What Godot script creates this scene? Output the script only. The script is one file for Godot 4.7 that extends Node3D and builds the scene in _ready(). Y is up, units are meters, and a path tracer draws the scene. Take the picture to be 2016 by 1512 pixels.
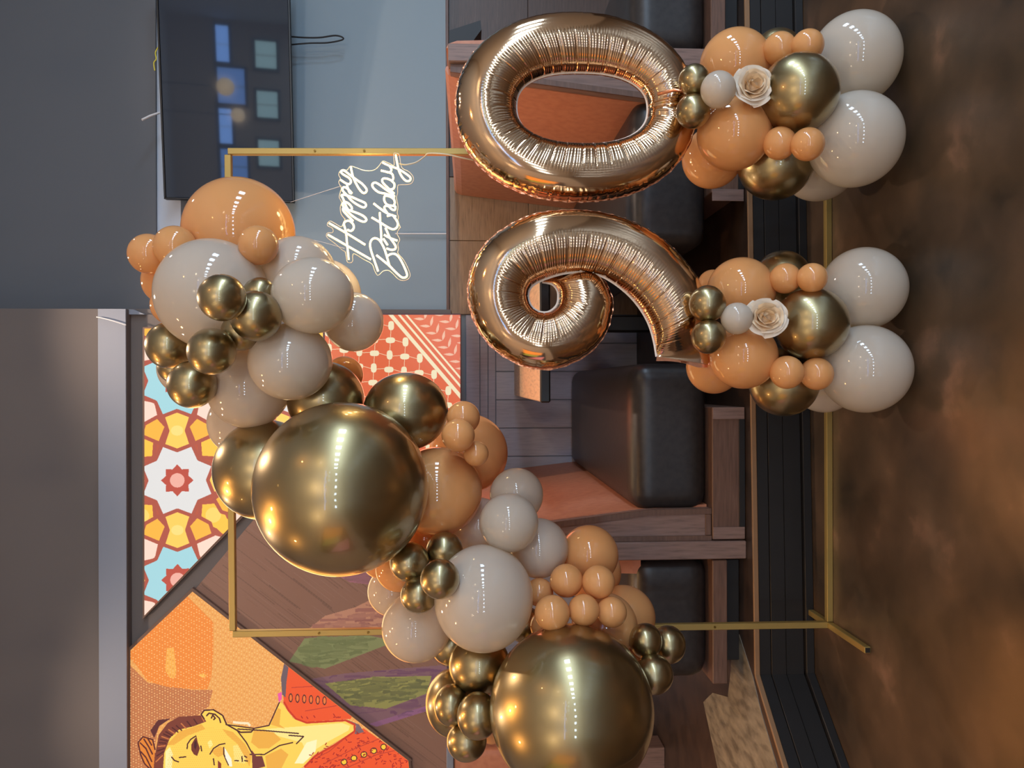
extends Node3D

# ---------------------------------------------------------------- helpers
const SOFT := 0.0
var mats := {}
var rng := RandomNumberGenerator.new()
var balloon_mesh: ArrayMesh
var canvas: Image
var canvas_at := Vector2.ZERO
var canvas_scale := 100.0
var mirror_x := INF   # when set, every printed shape is repeated about this line

func tag(o: Node, label := "", category := "", group := "", kind := "") -> Node:
	if label: o.set_meta("label", label)
	if category: o.set_meta("category", category)
	if group: o.set_meta("group", group)
	if kind: o.set_meta("kind", kind)
	return o

func thing(called: String, label: String, category: String, at: Vector3, group := "") -> Node3D:
	var o := Node3D.new()
	o.name = called
	o.position = at
	add_child(o, true)
	tag(o, label, category, group)
	return o

func begin() -> SurfaceTool:
	var st := SurfaceTool.new()
	st.begin(Mesh.PRIMITIVE_TRIANGLES)
	return st

func origin_of(n: Node) -> Vector3:
	var s := Vector3.ZERO
	while n is Node3D and n != self:
		s += n.position
		n = n.get_parent()
	return s

# one named mesh; its points are given in room coordinates
func part(called: String, mesh, mat: Material, parent: Node = null) -> MeshInstance3D:
	var o := MeshInstance3D.new()
	o.name = called
	o.mesh = mesh.commit() if mesh is SurfaceTool else mesh
	o.material_override = mat
	if parent == null:
		add_child(o, true)
	else:
		o.position = -origin_of(parent)
		parent.add_child(o, true)
	return o

func structure(called: String, mesh, mat: Material) -> MeshInstance3D:
	var o := part(called, mesh, mat)
	o.set_meta("kind", "structure")
	return o

# a flat convex polygon facing «out»
func face(st: SurfaceTool, p: Array, out: Vector3, uv: Array = []) -> void:
	var n: Vector3 = (p[1] - p[0]).cross(p[2] - p[0]).normalized()
	var flip := n.dot(out) > 0.0
	var nn := n if flip else -n
	for i in range(1, p.size() - 1):
		var ids := [0, i + 1, i] if flip else [0, i, i + 1]
		for k in ids:
			st.set_normal(nn)
			if uv.size(): st.set_uv(uv[k])
			st.add_vertex(p[k])

# a box with chamfered edges
func bx(st: SurfaceTool, c: Vector3, size: Vector3, bev := 0.006, b := Basis.IDENTITY) -> void:
	var h := size / 2.0
	bev = minf(bev, minf(h.x, minf(h.y, h.z)) * 0.45)
	var ax := [Vector3(1, 0, 0), Vector3(0, 1, 0), Vector3(0, 0, 1)]
	var hs := [h.x, h.y, h.z]
	for a in 3:
		var u: int = (a + 1) % 3
		var v: int = (a + 2) % 3
		for s in [-1.0, 1.0]:
			var q := []
			for k in [[-1, -1], [1, -1], [1, 1], [-1, 1]]:
				q.append(c + b * (ax[a] * hs[a] * s + ax[u] * (hs[u] - bev) * k[0] + ax[v] * (hs[v] - bev) * k[1]))
			face(st, q, b * (ax[a] * s))
		for s in [-1.0, 1.0]:
			for t in [-1.0, 1.0]:
				var q := []
				for k in [[0, -1], [0, 1], [1, 1], [1, -1]]:
					var iu: float = hs[u] if k[0] == 0 else hs[u] - bev
					var iv: float = hs[v] - bev if k[0] == 0 else hs[v]
					q.append(c + b * (ax[u] * iu * s + ax[v] * iv * t + ax[a] * (hs[a] - bev) * k[1]))
				face(st, q, b * (ax[u] * s + ax[v] * t))
	for s in [-1.0, 1.0]:
		for t in [-1.0, 1.0]:
			for w in [-1.0, 1.0]:
				var sg := Vector3(s, t, w)
				var q := []
				for a in 3:
					var e := h - Vector3.ONE * bev
					e[a] = h[a]
					q.append(c + b * (e * sg))
				face(st, q, b * sg)

func box(c: Vector3, size: Vector3, bev := 0.006) -> SurfaceTool:
	var st := begin()
	bx(st, c, size, bev)
	return st

func span(a: Vector3, b: Vector3, bev := 0.006) -> SurfaceTool:
	return box((a + b) / 2.0, (b - a).abs(), bev)

# a square bar from a to b
func bar(st: SurfaceTool, a: Vector3, b: Vector3, w: float, t: float, bev := 0.002, side := Vector3(0, 0, 1)) -> void:
	var y := (b - a).normalized()
	var x := y.cross(side).normalized()
	var z := x.cross(y).normalized()
	bx(st, (a + b) / 2.0, Vector3(w, (b - a).length(), t), bev, Basis(x, y, z))

func tube(st: SurfaceTool, p: Array, r: float, sides := 8) -> void:
	var n := p.size()
	var rings := []
	var up := Vector3(0.13, 0.2, 1).normalized()
	for i in n:
		var d: Vector3 = (p[mini(i + 1, n - 1)] - p[maxi(i - 1, 0)]).normalized()
		var x := d.cross(up).normalized()
		var y := x.cross(d).normalized()
		up = y
		var ring := []
		for k in sides:
			var a := TAU * k / sides
			ring.append(x * cos(a) + y * sin(a))
		rings.append(ring)
	for i in n - 1:
		for k in sides:
			var k2 := (k + 1) % sides
			var q := [[i, k], [i, k2], [i + 1, k2], [i + 1, k]]
			var pts := []
			for e in q: pts.append(p[e[0]] + rings[e[0]][e[1]] * r)
			var fn: Vector3 = (pts[1] - pts[0]).cross(pts[2] - pts[0])
			var order := [0, 2, 1, 0, 3, 2] if fn.dot(rings[i][k]) > 0 else [0, 1, 2, 0, 2, 3]
			for o in order:
				st.set_normal(rings[q[o][0]][q[o][1]])
				st.add_vertex(pts[o])
	for e in [0, n - 1]:
		var d: Vector3 = (p[0] - p[1]) if e == 0 else (p[n - 1] - p[n - 2])
		var pts := []
		for k in sides: pts.append(p[e] + rings[e][k] * r)
		face(st, pts, d)

func spline(c: Array, steps := 6, closed := false) -> Array:
	var out := []
	var n := c.size()
	for i in (n if closed else n - 1):
		var p0 = c[(i - 1 + n) % n] if closed else c[maxi(i - 1, 0)]
		var p1 = c[i]
		var p2 = c[(i + 1) % n]
		var p3 = c[(i + 2) % n] if closed else c[mini(i + 2, n - 1)]
		for k in steps:
			out.append(p1.cubic_interpolate(p2, p0, p3, float(k) / steps))
	if not closed: out.append(c[n - 1])
	return out

# a flat outline given thickness; the face towards +z carries the print
func slab(st: SurfaceTool, poly: Array, z0: float, z1: float, r := Rect2(0, 0, 1, 1)) -> void:
	var pv := PackedVector2Array(poly)
	var ix := Geometry2D.triangulate_polygon(pv)
	for s in 2:
		for i in range(0, ix.size(), 3):
			var q := []
			var uv := []
			for k in 3:
				var a := pv[ix[i + k]]
				q.append(Vector3(a.x, a.y, z0 if s == 0 else z1))
				uv.append(Vector2((a.x - r.position.x) / r.size.x, (r.position.y - a.y) / r.size.y))
			face(st, q, Vector3(0, 0, 1 if s == 0 else -1), uv)
	var cw := Geometry2D.is_polygon_clockwise(pv)
	for i in pv.size():
		var a := pv[i]
		var b := pv[(i + 1) % pv.size()]
		var o := Vector3(b.y - a.y, a.x - b.x, 0) * (-1.0 if cw else 1.0)
		var u1 := Vector2(0.002, 0.002)
		face(st, [Vector3(a.x, a.y, z0), Vector3(b.x, b.y, z0), Vector3(b.x, b.y, z1), Vector3(a.x, a.y, z1)], o, [u1, u1, u1, u1])

# a stuffed block with round edges
func cushion(c: Vector3, size: Vector3, r: float, puff := 0.0, n := 18) -> SurfaceTool:
	var st := begin()
	st.set_smooth_group(0)
	var h := size / 2.0
	for a in 3:
		var u := (a + 1) % 3
		var v := (a + 2) % 3
		for s in [-1.0, 1.0]:
			var g := []
			for i in n + 1:
				for j in n + 1:
					var p := Vector3.ZERO
					p[a] = s * h[a]
					p[u] = h[u] * sin((2.0 * i / n - 1.0) * PI / 2)
					p[v] = h[v] * sin((2.0 * j / n - 1.0) * PI / 2)
					var q := p.clamp(-(h - Vector3.ONE * r), h - Vector3.ONE * r)
					var o := q + (p - q).normalized() * r
					var f := o / h
					o.y += puff * (1 - f.x * f.x) * (1 - f.z * f.z) * maxf(0, signf(o.y))
					g.append(c + o)
			for i in n:
				for j in n:
					var q := [g[i * (n + 1) + j], g[(i + 1) * (n + 1) + j], g[(i + 1) * (n + 1) + j + 1], g[i * (n + 1) + j + 1]]
					var m: Vector3 = (q[0] + q[2]) / 2.0 - c
					var fn: Vector3 = (q[2] - q[0]).cross(q[3] - q[1])
					var order := [0, 2, 1, 0, 3, 2] if fn.dot(m) > 0 else [0, 1, 2, 0, 2, 3]
					for k in order: st.add_vertex(q[k])
	st.index()
	st.generate_normals()
	return st

# ---------------------------------------------------------------- materials
func mat(key: String, c: Color, rough := 0.6, metal := 0.0) -> StandardMaterial3D:
	if not mats.has(key):
		var m := StandardMaterial3D.new()
		m.resource_name = key
		m.albedo_color = c
		m.roughness = rough
		m.metallic = metal
		mats[key] = m
	return mats[key]

func noise_tex(sd: int, freq: float, cols: Array, oct := 4, w := 512, h := 512, warp := 0.0) -> NoiseTexture2D:
	var f := FastNoiseLite.new()
	f.seed = sd
	f.frequency = freq
	f.fractal_octaves = oct
	if warp > 0:
		f.domain_warp_enabled = true
		f.domain_warp_amplitude = warp
		f.domain_warp_frequency = freq
	var t := NoiseTexture2D.new()
	t.width = w
	t.height = h
	t.seamless = true
	t.noise = f
	var g := Gradient.new()
	g.offsets = PackedFloat32Array()
	g.colors = PackedColorArray()
	var offs := PackedFloat32Array()
	var cc := PackedColorArray()
	for i in cols.size():
		offs.append(float(i) / (cols.size() - 1))
		cc.append(cols[i])
	g.offsets = offs
	g.colors = cc
	t.color_ramp = g
	return t

func tri(m: StandardMaterial3D, tex: Texture2D, scale: Vector3) -> StandardMaterial3D:
	m.albedo_texture = tex
	m.uv1_triplanar = true
	m.uv1_world_triplanar = true
	m.uv1_scale = scale
	m.uv1_triplanar_sharpness = 4.0
	return m

func glow(m: StandardMaterial3D, c: Color, e: float) -> StandardMaterial3D:
	m.emission_enabled = true
	m.emission = c
	m.emission_energy_multiplier = e
	return m

func wood(key: String, c: Color, sd: int, along := 1, rough := 0.45) -> StandardMaterial3D:
	if mats.has(key): return mats[key]
	var m := mat(key, Color.WHITE, rough)
	var t := noise_tex(sd, 0.018, [c.darkened(0.22), c.darkened(0.06), c, c.lightened(0.07)], 5, 512, 512, 12.0)
	var s := Vector3(6, 6, 6)
	s[along] = 0.55
	return tri(m, t, s)

# ---------------------------------------------------------------- printing on panels
func canvas_new(at: Vector2, size: Vector2, s: float, c: Color) -> Rect2:
	canvas_at = at
	canvas_scale = s
	canvas = Image.create(int(size.x * s), int(size.y * s), false, Image.FORMAT_RGB8)
	canvas.fill(c)
	return Rect2(at, Vector2(int(size.x * s) / s, int(size.y * s) / s))

func fill(poly: Array, c: Color) -> void:
	if mirror_x != INF:
		var m := mirror_x
		var other := []
		for q in poly: other.append(Vector2(2.0 * m - q.x, q.y))
		mirror_x = INF
		fill(other, c)
		fill(poly, c)
		mirror_x = m
		return
	var p := PackedVector2Array()
	var lo := INF
	var hi := -INF
	for q in poly:
		var w := Vector2((q.x - canvas_at.x) * canvas_scale, (canvas_at.y - q.y) * canvas_scale)
		p.append(w)
		lo = minf(lo, w.y)
		hi = maxf(hi, w.y)
	for y in range(maxi(0, floori(lo)), mini(canvas.get_height() - 1, ceili(hi)) + 1):
		var xs := []
		var yy := y + 0.5
		for i in p.size():
			var a := p[i]
			var b := p[(i + 1) % p.size()]
			if (a.y <= yy) != (b.y <= yy):
				xs.append(a.x + (yy - a.y) / (b.y - a.y) * (b.x - a.x))
		xs.sort()
		for i in range(0, xs.size() - 1, 2):
			var x0 := maxi(0, roundi(xs[i]))
			var x1 := mini(canvas.get_width(), roundi(xs[i + 1]))
			if x1 > x0: canvas.fill_rect(Rect2i(x0, y, x1 - x0, 1), c)

func blob(p: Vector2, rx: float, ry: float, c: Color, turn := 0.0, n := 14) -> void:
	var q := []
	for i in n:
		var a := TAU * i / n
		q.append(p + Vector2(rx * cos(a), ry * sin(a)).rotated(turn))
	fill(q, c)

func stroke(p: Array, w: float, c: Color) -> void:
	for i in p.size() - 1:
		var a: Vector2 = p[i]
		var b: Vector2 = p[i + 1]
		var n := (b - a).orthogonal().normalized() * w / 2
		fill([a + n, b + n, b - n, a - n], c)
		if i > 0: blob(a, w / 2, w / 2, c, 0.0, 8)

func printed(key: String, e: float, rough := 0.25) -> StandardMaterial3D:
	var m := mat(key, Color(0.25, 0.25, 0.25) if e > 0 else Color.WHITE, rough)
	var t := ImageTexture.create_from_image(canvas)
	m.albedo_texture = t
	if e > 0:
		m.emission_enabled = true
		m.emission = Color.WHITE
		m.emission_operator = BaseMaterial3D.EMISSION_OP_MULTIPLY
		m.emission_texture = t
		m.emission_energy_multiplier = e
	return m

func star(c: Vector2, ro: float, ri: float, n: int, turn := 0.0) -> Array:
	var q := []
	for i in n * 2:
		var a := turn + PI * i / n
		q.append(c + Vector2(cos(a), sin(a)) * (ro if i % 2 == 0 else ri))
	return q

# ---------------------------------------------------------------- balloons
func make_balloon_mesh() -> ArrayMesh:
	var st := begin()
	st.set_smooth_group(0)
	var prof := []   # (radius, height), top to the tied neck
	var n := 44
	for i in n + 1:
		var a := PI * i / n
		var y := cos(a)
		var r := sin(a)
		if y < -0.55:
			var t := (-y - 0.55) / 0.45
			y -= 0.09 * t * t
			r = lerpf(r, maxf(r, 0.055), t)
		prof.append(Vector2(r, y))
	prof[n] = Vector2(0.055, -1.09)
	prof.append(Vector2(0.045, -1.12))
	prof.append(Vector2(0.075, -1.15))
	prof.append(Vector2(0.05, -1.175))
	prof.append(Vector2(0.1, -1.23))
	prof.append(Vector2(0.0, -1.235))
	var sides := 72
	for i in prof.size():
		for k in sides:
			var a := TAU * k / sides
			st.add_vertex(Vector3(prof[i].x * cos(a), prof[i].y, prof[i].x * sin(a)))
	for i in prof.size() - 1:
		for k in sides:
			var a := i * sides + k
			var b := i * sides + (k + 1) % sides
			for x in [a, b, b + sides, a, b + sides, a + sides]: st.add_index(x)
	st.generate_normals()
	return st.commit()

func balloon(kind: String, c: Vector3, spine: Vector3, rx: float, ry: float, label: String, group: String) -> void:
	var o := MeshInstance3D.new()
	o.name = kind + "_balloon"
	o.mesh = balloon_mesh
	o.material_override = mats[kind]
	var y := (c - spine)
	if y.length() < 0.01: y = Vector3(0, 0, 1)
	y = (y.normalized() + Vector3(0, 0, 0.5)).normalized()
	var x := y.cross(Vector3(0.3, 0.1, 1)).normalized()
	var b := Basis(x, y, x.cross(y))
	o.basis = b.scaled(Vector3(rx, ry, (rx + ry) / 2))
	o.position = c
	add_child(o, true)
	tag(o, label, "balloon", group)

func garland(k: String, c: Vector3, s: Vector3, rx: float, ry: float, l: String) -> void:
	balloon(k, c, s, rx, ry, l, "balloons of the garland")
func zero_column(k: String, c: Vector3, s: Vector3, rx: float, ry: float, l: String) -> void:
	balloon(k, c, s, rx, ry, l, "balloons of the zero column")
func nine_column(k: String, c: Vector3, s: Vector3, rx: float, ry: float, l: String) -> void:
	balloon(k, c, s, rx, ry, l, "balloons of the nine column")

# an inflated foil tube: «ins» and «outs» are the edges of its outline
func foil(ins: Array, outs: Array, z: float, closed: bool, seg: int, sd: int, lift: Callable, fat: Callable) -> Array:
	var f := FastNoiseLite.new()
	f.seed = sd
	f.frequency = 1.0
	var a := spline(ins, 24, closed)
	var b := spline(outs, 24, closed)
	var n := a.size()
	var len_at := [0.0]
	for i in range(1, n + (1 if closed else 0)):
		var m0: Vector2 = (a[i - 1] + b[i - 1]) / 2
		var m1: Vector2 = (a[i % n] + b[i % n]) / 2
		len_at.append(len_at[-1] + m0.distance_to(m1))
	var total: float = len_at[-1]
	var sides := 56
	var st := begin()
	st.set_smooth_group(0)
	var ringn := seg if closed else seg + 1
	var edge_in := []
	var edge_out := []
	var j := 0
	for i in ringn:
		var s := total * i / seg
		while j < len_at.size() - 2 and len_at[j + 1] < s: j += 1
		var t: float = clampf((s - len_at[j]) / maxf(len_at[j + 1] - len_at[j], 1e-6), 0, 1)
		var pi_: Vector2 = a[j % n].lerp(a[(j + 1) % n if closed else mini(j + 1, n - 1)], t)
		var po: Vector2 = b[j % n].lerp(b[(j + 1) % n if closed else mini(j + 1, n - 1)], t)
		var c := (pi_ + po) / 2
		var hw := pi_.distance_to(po) / 2
		var d := (po - pi_).normalized()
		var u := s / total
		var deep: float = fat.call(u)
		var zz: float = z + lift.call(u)
		# pleats: fine folds gathered towards the inner edge, a deep crease here and there
		var ph := s / 0.0105 + 0.5 * f.get_noise_1d(s * 17.0)
		var fine := pow(absf(sin(PI * ph)), 0.7)
		var amp := 0.75 + 0.5 * absf(f.get_noise_1d(s * 33.0 + 50.0))
		var ph2 := s / 0.058 + 0.5 * f.get_noise_1d(s * 9.0 + 9.0)
		var crease := pow(absf(cos(PI * ph2)), 60.0)
		var ph3 := s / 0.034 + 0.9 * f.get_noise_1d(s * 14.0 + 77.0)
		var outer := absf(sin(PI * ph3))
		for k in sides:
			var phi := TAU * k / sides
			var ci := -cos(phi)              # 1 at the inner edge
			var min_ := smoothstep(-0.25, 0.25, ci) * (1.0 - 0.35 * smoothstep(0.75, 1.0, ci))
			var mo := smoothstep(0.72, 1.0, -ci)
			var r := 1.0 - min_ * (0.0105 * amp * (1.0 - fine) + 0.03 * crease * smoothstep(-0.3, 0.6, ci)) - mo * 0.018 * (1.0 - outer)
			var sp := sin(phi)
			var zr := signf(sp) * pow(absf(sp), 0.92)
			var q := c + d * hw * cos(phi) * r
			st.add_vertex(Vector3(q.x, q.y, zz + hw * 0.92 * deep * zr * r))
		edge_in.append(Vector3(pi_.x, pi_.y, zz))
		edge_out.append(Vector3(po.x, po.y, zz))
	for i in (seg if closed else seg):
		var i2 := (i + 1) % ringn
		for k in sides:
			var k2 := (k + 1) % sides
			for x in [i * sides + k, i * sides + k2, i2 * sides + k2, i * sides + k, i2 * sides + k2, i2 * sides + k]: st.add_index(x)
	if not closed:
		for e in [0, seg]:
			for k in range(1, sides - 1):
				for x in ([e * sides, e * sides + k + 1, e * sides + k] if e == 0 else [e * sides, e * sides + k, e * sides + k + 1]): st.add_index(x)
	st.generate_normals()
	return [st, edge_in, edge_out]

# the flat welded rim of a foil balloon
func seam(path: Array, wide: float, thick: float, closed: bool, wave: float, towards: float) -> SurfaceTool:
	var st := begin()
	var n := path.size()
	var step := 2
	for i in range(0, n if closed else n - step, step):
		var p: Vector3 = path[i]
		var q: Vector3 = path[(i + step) % n]
		var d := (q - p).normalized()
		var o := Vector3(d.y, -d.x, 0) * towards
		var wp := wide * (1.0 - wave * absf(sin(i * 0.1)))
		var wq := wide * (1.0 - wave * absf(sin((i + step) * 0.1)))
		var zz := Vector3(0, 0, thick / 2)
		var bend := Vector3(0, 0, 0.004 * wave * sin(i * 0.37))
		var bend2 := Vector3(0, 0, 0.004 * wave * sin((i + step) * 0.37))
		face(st, [p - o * 0.006 + zz, q - o * 0.006 + zz, q + o * wq + zz + bend2, p + o * wp + zz + bend], Vector3(0, 0, 1))
		face(st, [p - o * 0.006 - zz, q - o * 0.006 - zz, q + o * wq - zz + bend2, p + o * wp - zz + bend], Vector3(0, 0, -1))
		face(st, [p + o * wp + zz + bend, q + o * wq + zz + bend2, q + o * wq - zz + bend2, p + o * wp - zz + bend], o)
	return st

func rose(at: Vector3, r: float, label: String, sd: int, squash: float, leafy: bool) -> void:
	rng.seed = sd
	var t := thing("artificial_rose", label, "flower", at, "cream roses on the balloon columns")
	var n := 26
	for i in n:
		var u := float(i) / n
		var ring := pow(u, 0.75)
		var ang := i * 2.4 + rng.randf() * 0.5
		var rad := r * (0.10 + 0.72 * ring)
		var hgt := r * lerpf(0.95, 0.55, ring)
		var base := Vector3(cos(ang), sin(ang) * squash, 0)
		var side := Vector3(-sin(ang), cos(ang) * squash, 0)
		var st := begin()
		st.set_smooth_group(0)
		var gw := 8
		var gh := 6
		var w := r * lerpf(0.22, 0.62, ring) * (0.85 + 0.3 * rng.randf())
		var ruff := rng.randf() * 6.0
		for a in gw + 1:
			for b in gh + 1:
				var x := 2.0 * a / gw - 1.0
				var y := float(b) / gh
				var narrow := 0.55 + 0.45 * sin(minf(y, 0.8) / 0.8 * PI / 2)
				var out := rad * (0.35 + 0.65 * y) - 0.35 * w * x * x + r * 0.20 * ring * smoothstep(0.7, 1.0, y)
				var zz := -r * 0.25 + (hgt + r * 0.2) * y * (1.0 - 0.12 * x * x) - r * 0.16 * ring * smoothstep(0.75, 1.0, y)
				zz += r * 0.035 * sin(5.0 * x + ruff) * y
				st.add_vertex(at + base * out + side * w * narrow * x + Vector3(0, 0, zz - r * 0.3))
		for a in gw:
			for b in gh:
				var k := a * (gh + 1) + b
				for x in [k, k + 1, k + gh + 2, k, k + gh + 2, k + gh + 1]: st.add_index(x)
		st.generate_normals()
		part("petal", st, mats["petal_inner"] if u < 0.6 else mats["petal_outer"], t)
	var cup := SphereMesh.new()
	cup.radius = r * 0.34
	cup.height = r * 0.6
	var heart := part("flower_heart", cup, mats["petal_inner"], t)
	heart.position = Vector3(0, 0, -r * 0.12)
	if leafy:
		var lf := begin()
		var a := at + Vector3(-0.25, -0.85, -0.3) * r
		var b := at + Vector3(-0.95, -1.0, 0.05) * r
		var c := Vector3(0.12, -0.14, 0.02) * r
		face(lf, [a, (a + b) / 2 + c, b, (a + b) / 2 - c], Vector3(0, 0, 1))
		face(lf, [a + Vector3(0, 0, -0.002), (a + b) / 2 + c + Vector3(0, 0, -0.002), b, (a + b) / 2 - c + Vector3(0, 0, -0.002)], Vector3(0, 0, -1))
		part("leaf", lf, mats["leaf"], t)

# ---------------------------------------------------------------- the scene
func _ready() -> void:
	rng.seed = 7
	# camera, turned on its side as the photograph was taken
	var cam := Camera3D.new()
	cam.name = "camera"
	cam.fov = 53.13
	cam.near = 0.05
	cam.far = 60.0
	var up := Basis(Vector3(1, 0, 0), -deg_to_rad(3.14))
	var rr := up.x * cos(0.003) - up.y * sin(0.003)
	var uu := up.x * sin(0.003) + up.y * cos(0.003)
	cam.transform = Transform3D(Basis(-uu, rr, up.z), Vector3(0, 1.54, 0))
	add_child(cam)
	cam.current = true
	# air
	var we := WorldEnvironment.new()
	we.name = "room_air"
	var env := Environment.new()
	env.background_mode = Environment.BG_COLOR
	env.background_color = Color(0.05, 0.06, 0.07)
	env.tonemap_mode = Environment.TONE_MAPPER_LINEAR
	env.tonemap_exposure = 0.85
	env.sdfgi_enabled = true
	env.ssao_enabled = true
	env.ssil_enabled = true
	we.environment = env
	add_child(we)
	# daylight comes in at the windows behind the camera and at the side: see window()
	materials()
	room()
	booths()
	screens_and_panels()
	neon_sign()
	backdrop_stand()
	digits()
	balloon_mesh = make_balloon_mesh()
	all_balloons()
	rose(Vector3(0.9884, 0.6, -2.5), 0.074, "cream rose with a green leaf tip in the zero column's balloons", 3, 1.0, true)
	rose(Vector3(0.2174, 0.5711, -2.47), 0.07, "ruffled cream rose in the nine column's balloons", 8, 1.14, false)
	small_things()

func window_light(called: String, at: Vector3, size: Vector2, turn: float, c: Color, e: float) -> void:
	var l := AreaLight3D.new()
	l.name = called
	l.area_size = size
	l.light_color = c
	l.light_energy = e
	l.area_range = 30.0
	l.shadow_enabled = true
	l.position = at
	l.rotation = Vector3(0, turn, 0)
	add_child(l, true)

func materials() -> void:
	var m := mat("peach", Color8(228, 166, 106), 0.06)
	m.backlight_enabled = true
	m.backlight = Color(0.6, 0.40, 0.24)
	m.metallic_specular = 0.55
	m = mat("ivory", Color8(204, 196, 184), 0.06)
	m.backlight_enabled = true
	m.backlight = Color(0.8, 0.74, 0.64)
	m.metallic_specular = 0.55
	m = mat("gold", Color8(158, 142, 104), 0.33, 1.0)
	m.clearcoat_enabled = true
	m.clearcoat = 0.8
	m.clearcoat_roughness = 0.03
	mat("rose_gold", Color8(212, 178, 144), 0.1, 1.0)
	mat("rose_gold_rim", Color8(222, 150, 112), 0.22, 1.0)
	mat("white_film", Color8(235, 228, 220), 0.4)
	m = mat("petal_inner", Color8(236, 212, 178), 0.75)
	m.cull_mode = BaseMaterial3D.CULL_DISABLED
	m.backlight_enabled = true
	m.backlight = Color(0.4, 0.32, 0.22)
	m = mat("petal_outer", Color8(236, 224, 206), 0.75)
	m.cull_mode = BaseMaterial3D.CULL_DISABLED
	m.backlight_enabled = true
	m.backlight = Color(0.4, 0.36, 0.3)
	mat("leaf", Color8(120, 150, 50), 0.6)
	mat("gold_paint", Color8(172, 146, 84), 0.42, 0.6)
	mat("bolt", Color8(120, 95, 45), 0.4, 0.9)
	mat("grey_wall", Color8(142, 160, 170), 0.55)
	mat("charcoal", Color8(110, 102, 98), 0.7)
	mat("charcoal_cool", Color8(102, 105, 110), 0.7)
	mat("pale_trim", Color8(138, 145, 158), 0.6)
	mat("pale_band", Color8(196, 208, 224), 0.6)
	mat("black", Color8(23, 20, 19), 0.5)
	mat("black_gloss", Color8(15, 13, 12), 0.3)
	mat("screen", Color8(46, 54, 66), 0.03)
	mat("plain_ceiling", Color8(196, 188, 178), 0.8)
	mat("riser_black", Color8(20, 16, 14), 0.55)
	mat("cable_black", Color8(30, 30, 32), 0.6)
	mat("white_plastic", Color8(225, 225, 225), 0.4)
	mat("yellow_plastic", Color8(200, 190, 60), 0.5)
	wood("booth_wood", Color8(138, 112, 102), 11, 1)
	wood("booth_wood_flat", Color8(108, 80, 66), 12, 0)
	wood("tan_veneer", Color8(168, 140, 108), 13, 0)
	tri(mat("board_wood", Color.WHITE, 0.5), noise_tex(14, 0.018, [Color8(172, 174, 190), Color8(186, 188, 202), Color8(194, 194, 208)], 4, 512, 512, 12.0), Vector3(5, 0.55, 5))
	wood("table_wood", Color8(232, 196, 156), 15, 2, 0.35)
	wood("dark_veneer", Color8(84, 64, 52), 16, 0)
	m = mat("orange_leather", Color.WHITE, 0.45)
	tri(m, noise_tex(21, 0.02, [Color8(196, 128, 98), Color8(206, 138, 106), Color8(212, 146, 112)], 3), Vector3(1.5, 1.5, 1.5))
	m = mat("black_leather", Color.WHITE, 0.38)
	tri(m, noise_tex(22, 0.03, [Color8(34, 31, 31), Color8(44, 40, 39), Color8(51, 46, 45)], 4), Vector3(1.5, 1.5, 1.5))
	m = mat("concrete", Color.WHITE, 0.34)
	tri(m, noise_tex(23, 0.0065, [Color8(44, 36, 28), Color8(64, 51, 38), Color8(74, 58, 43), Color8(86, 67, 50), Color8(122, 92, 72)], 6, 1024, 1024, 40.0), Vector3(0.33, 0.33, 0.33))
	m.heightmap_enabled = true
	m.heightmap_texture = noise_tex(24, 0.02, [Color.BLACK, Color.WHITE], 4)
	m.heightmap_scale = 0.12
	m = mat("platform_top", Color.WHITE, 0.4)
	tri(m, noise_tex(25, 0.012, [Color8(40, 31, 26), Color8(58, 45, 37), Color8(70, 54, 44)], 5, 512, 512, 30.0), Vector3(0.8, 0.8, 0.8))
	mat("trim_tan", Color8(138, 104, 72), 0.55)

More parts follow.
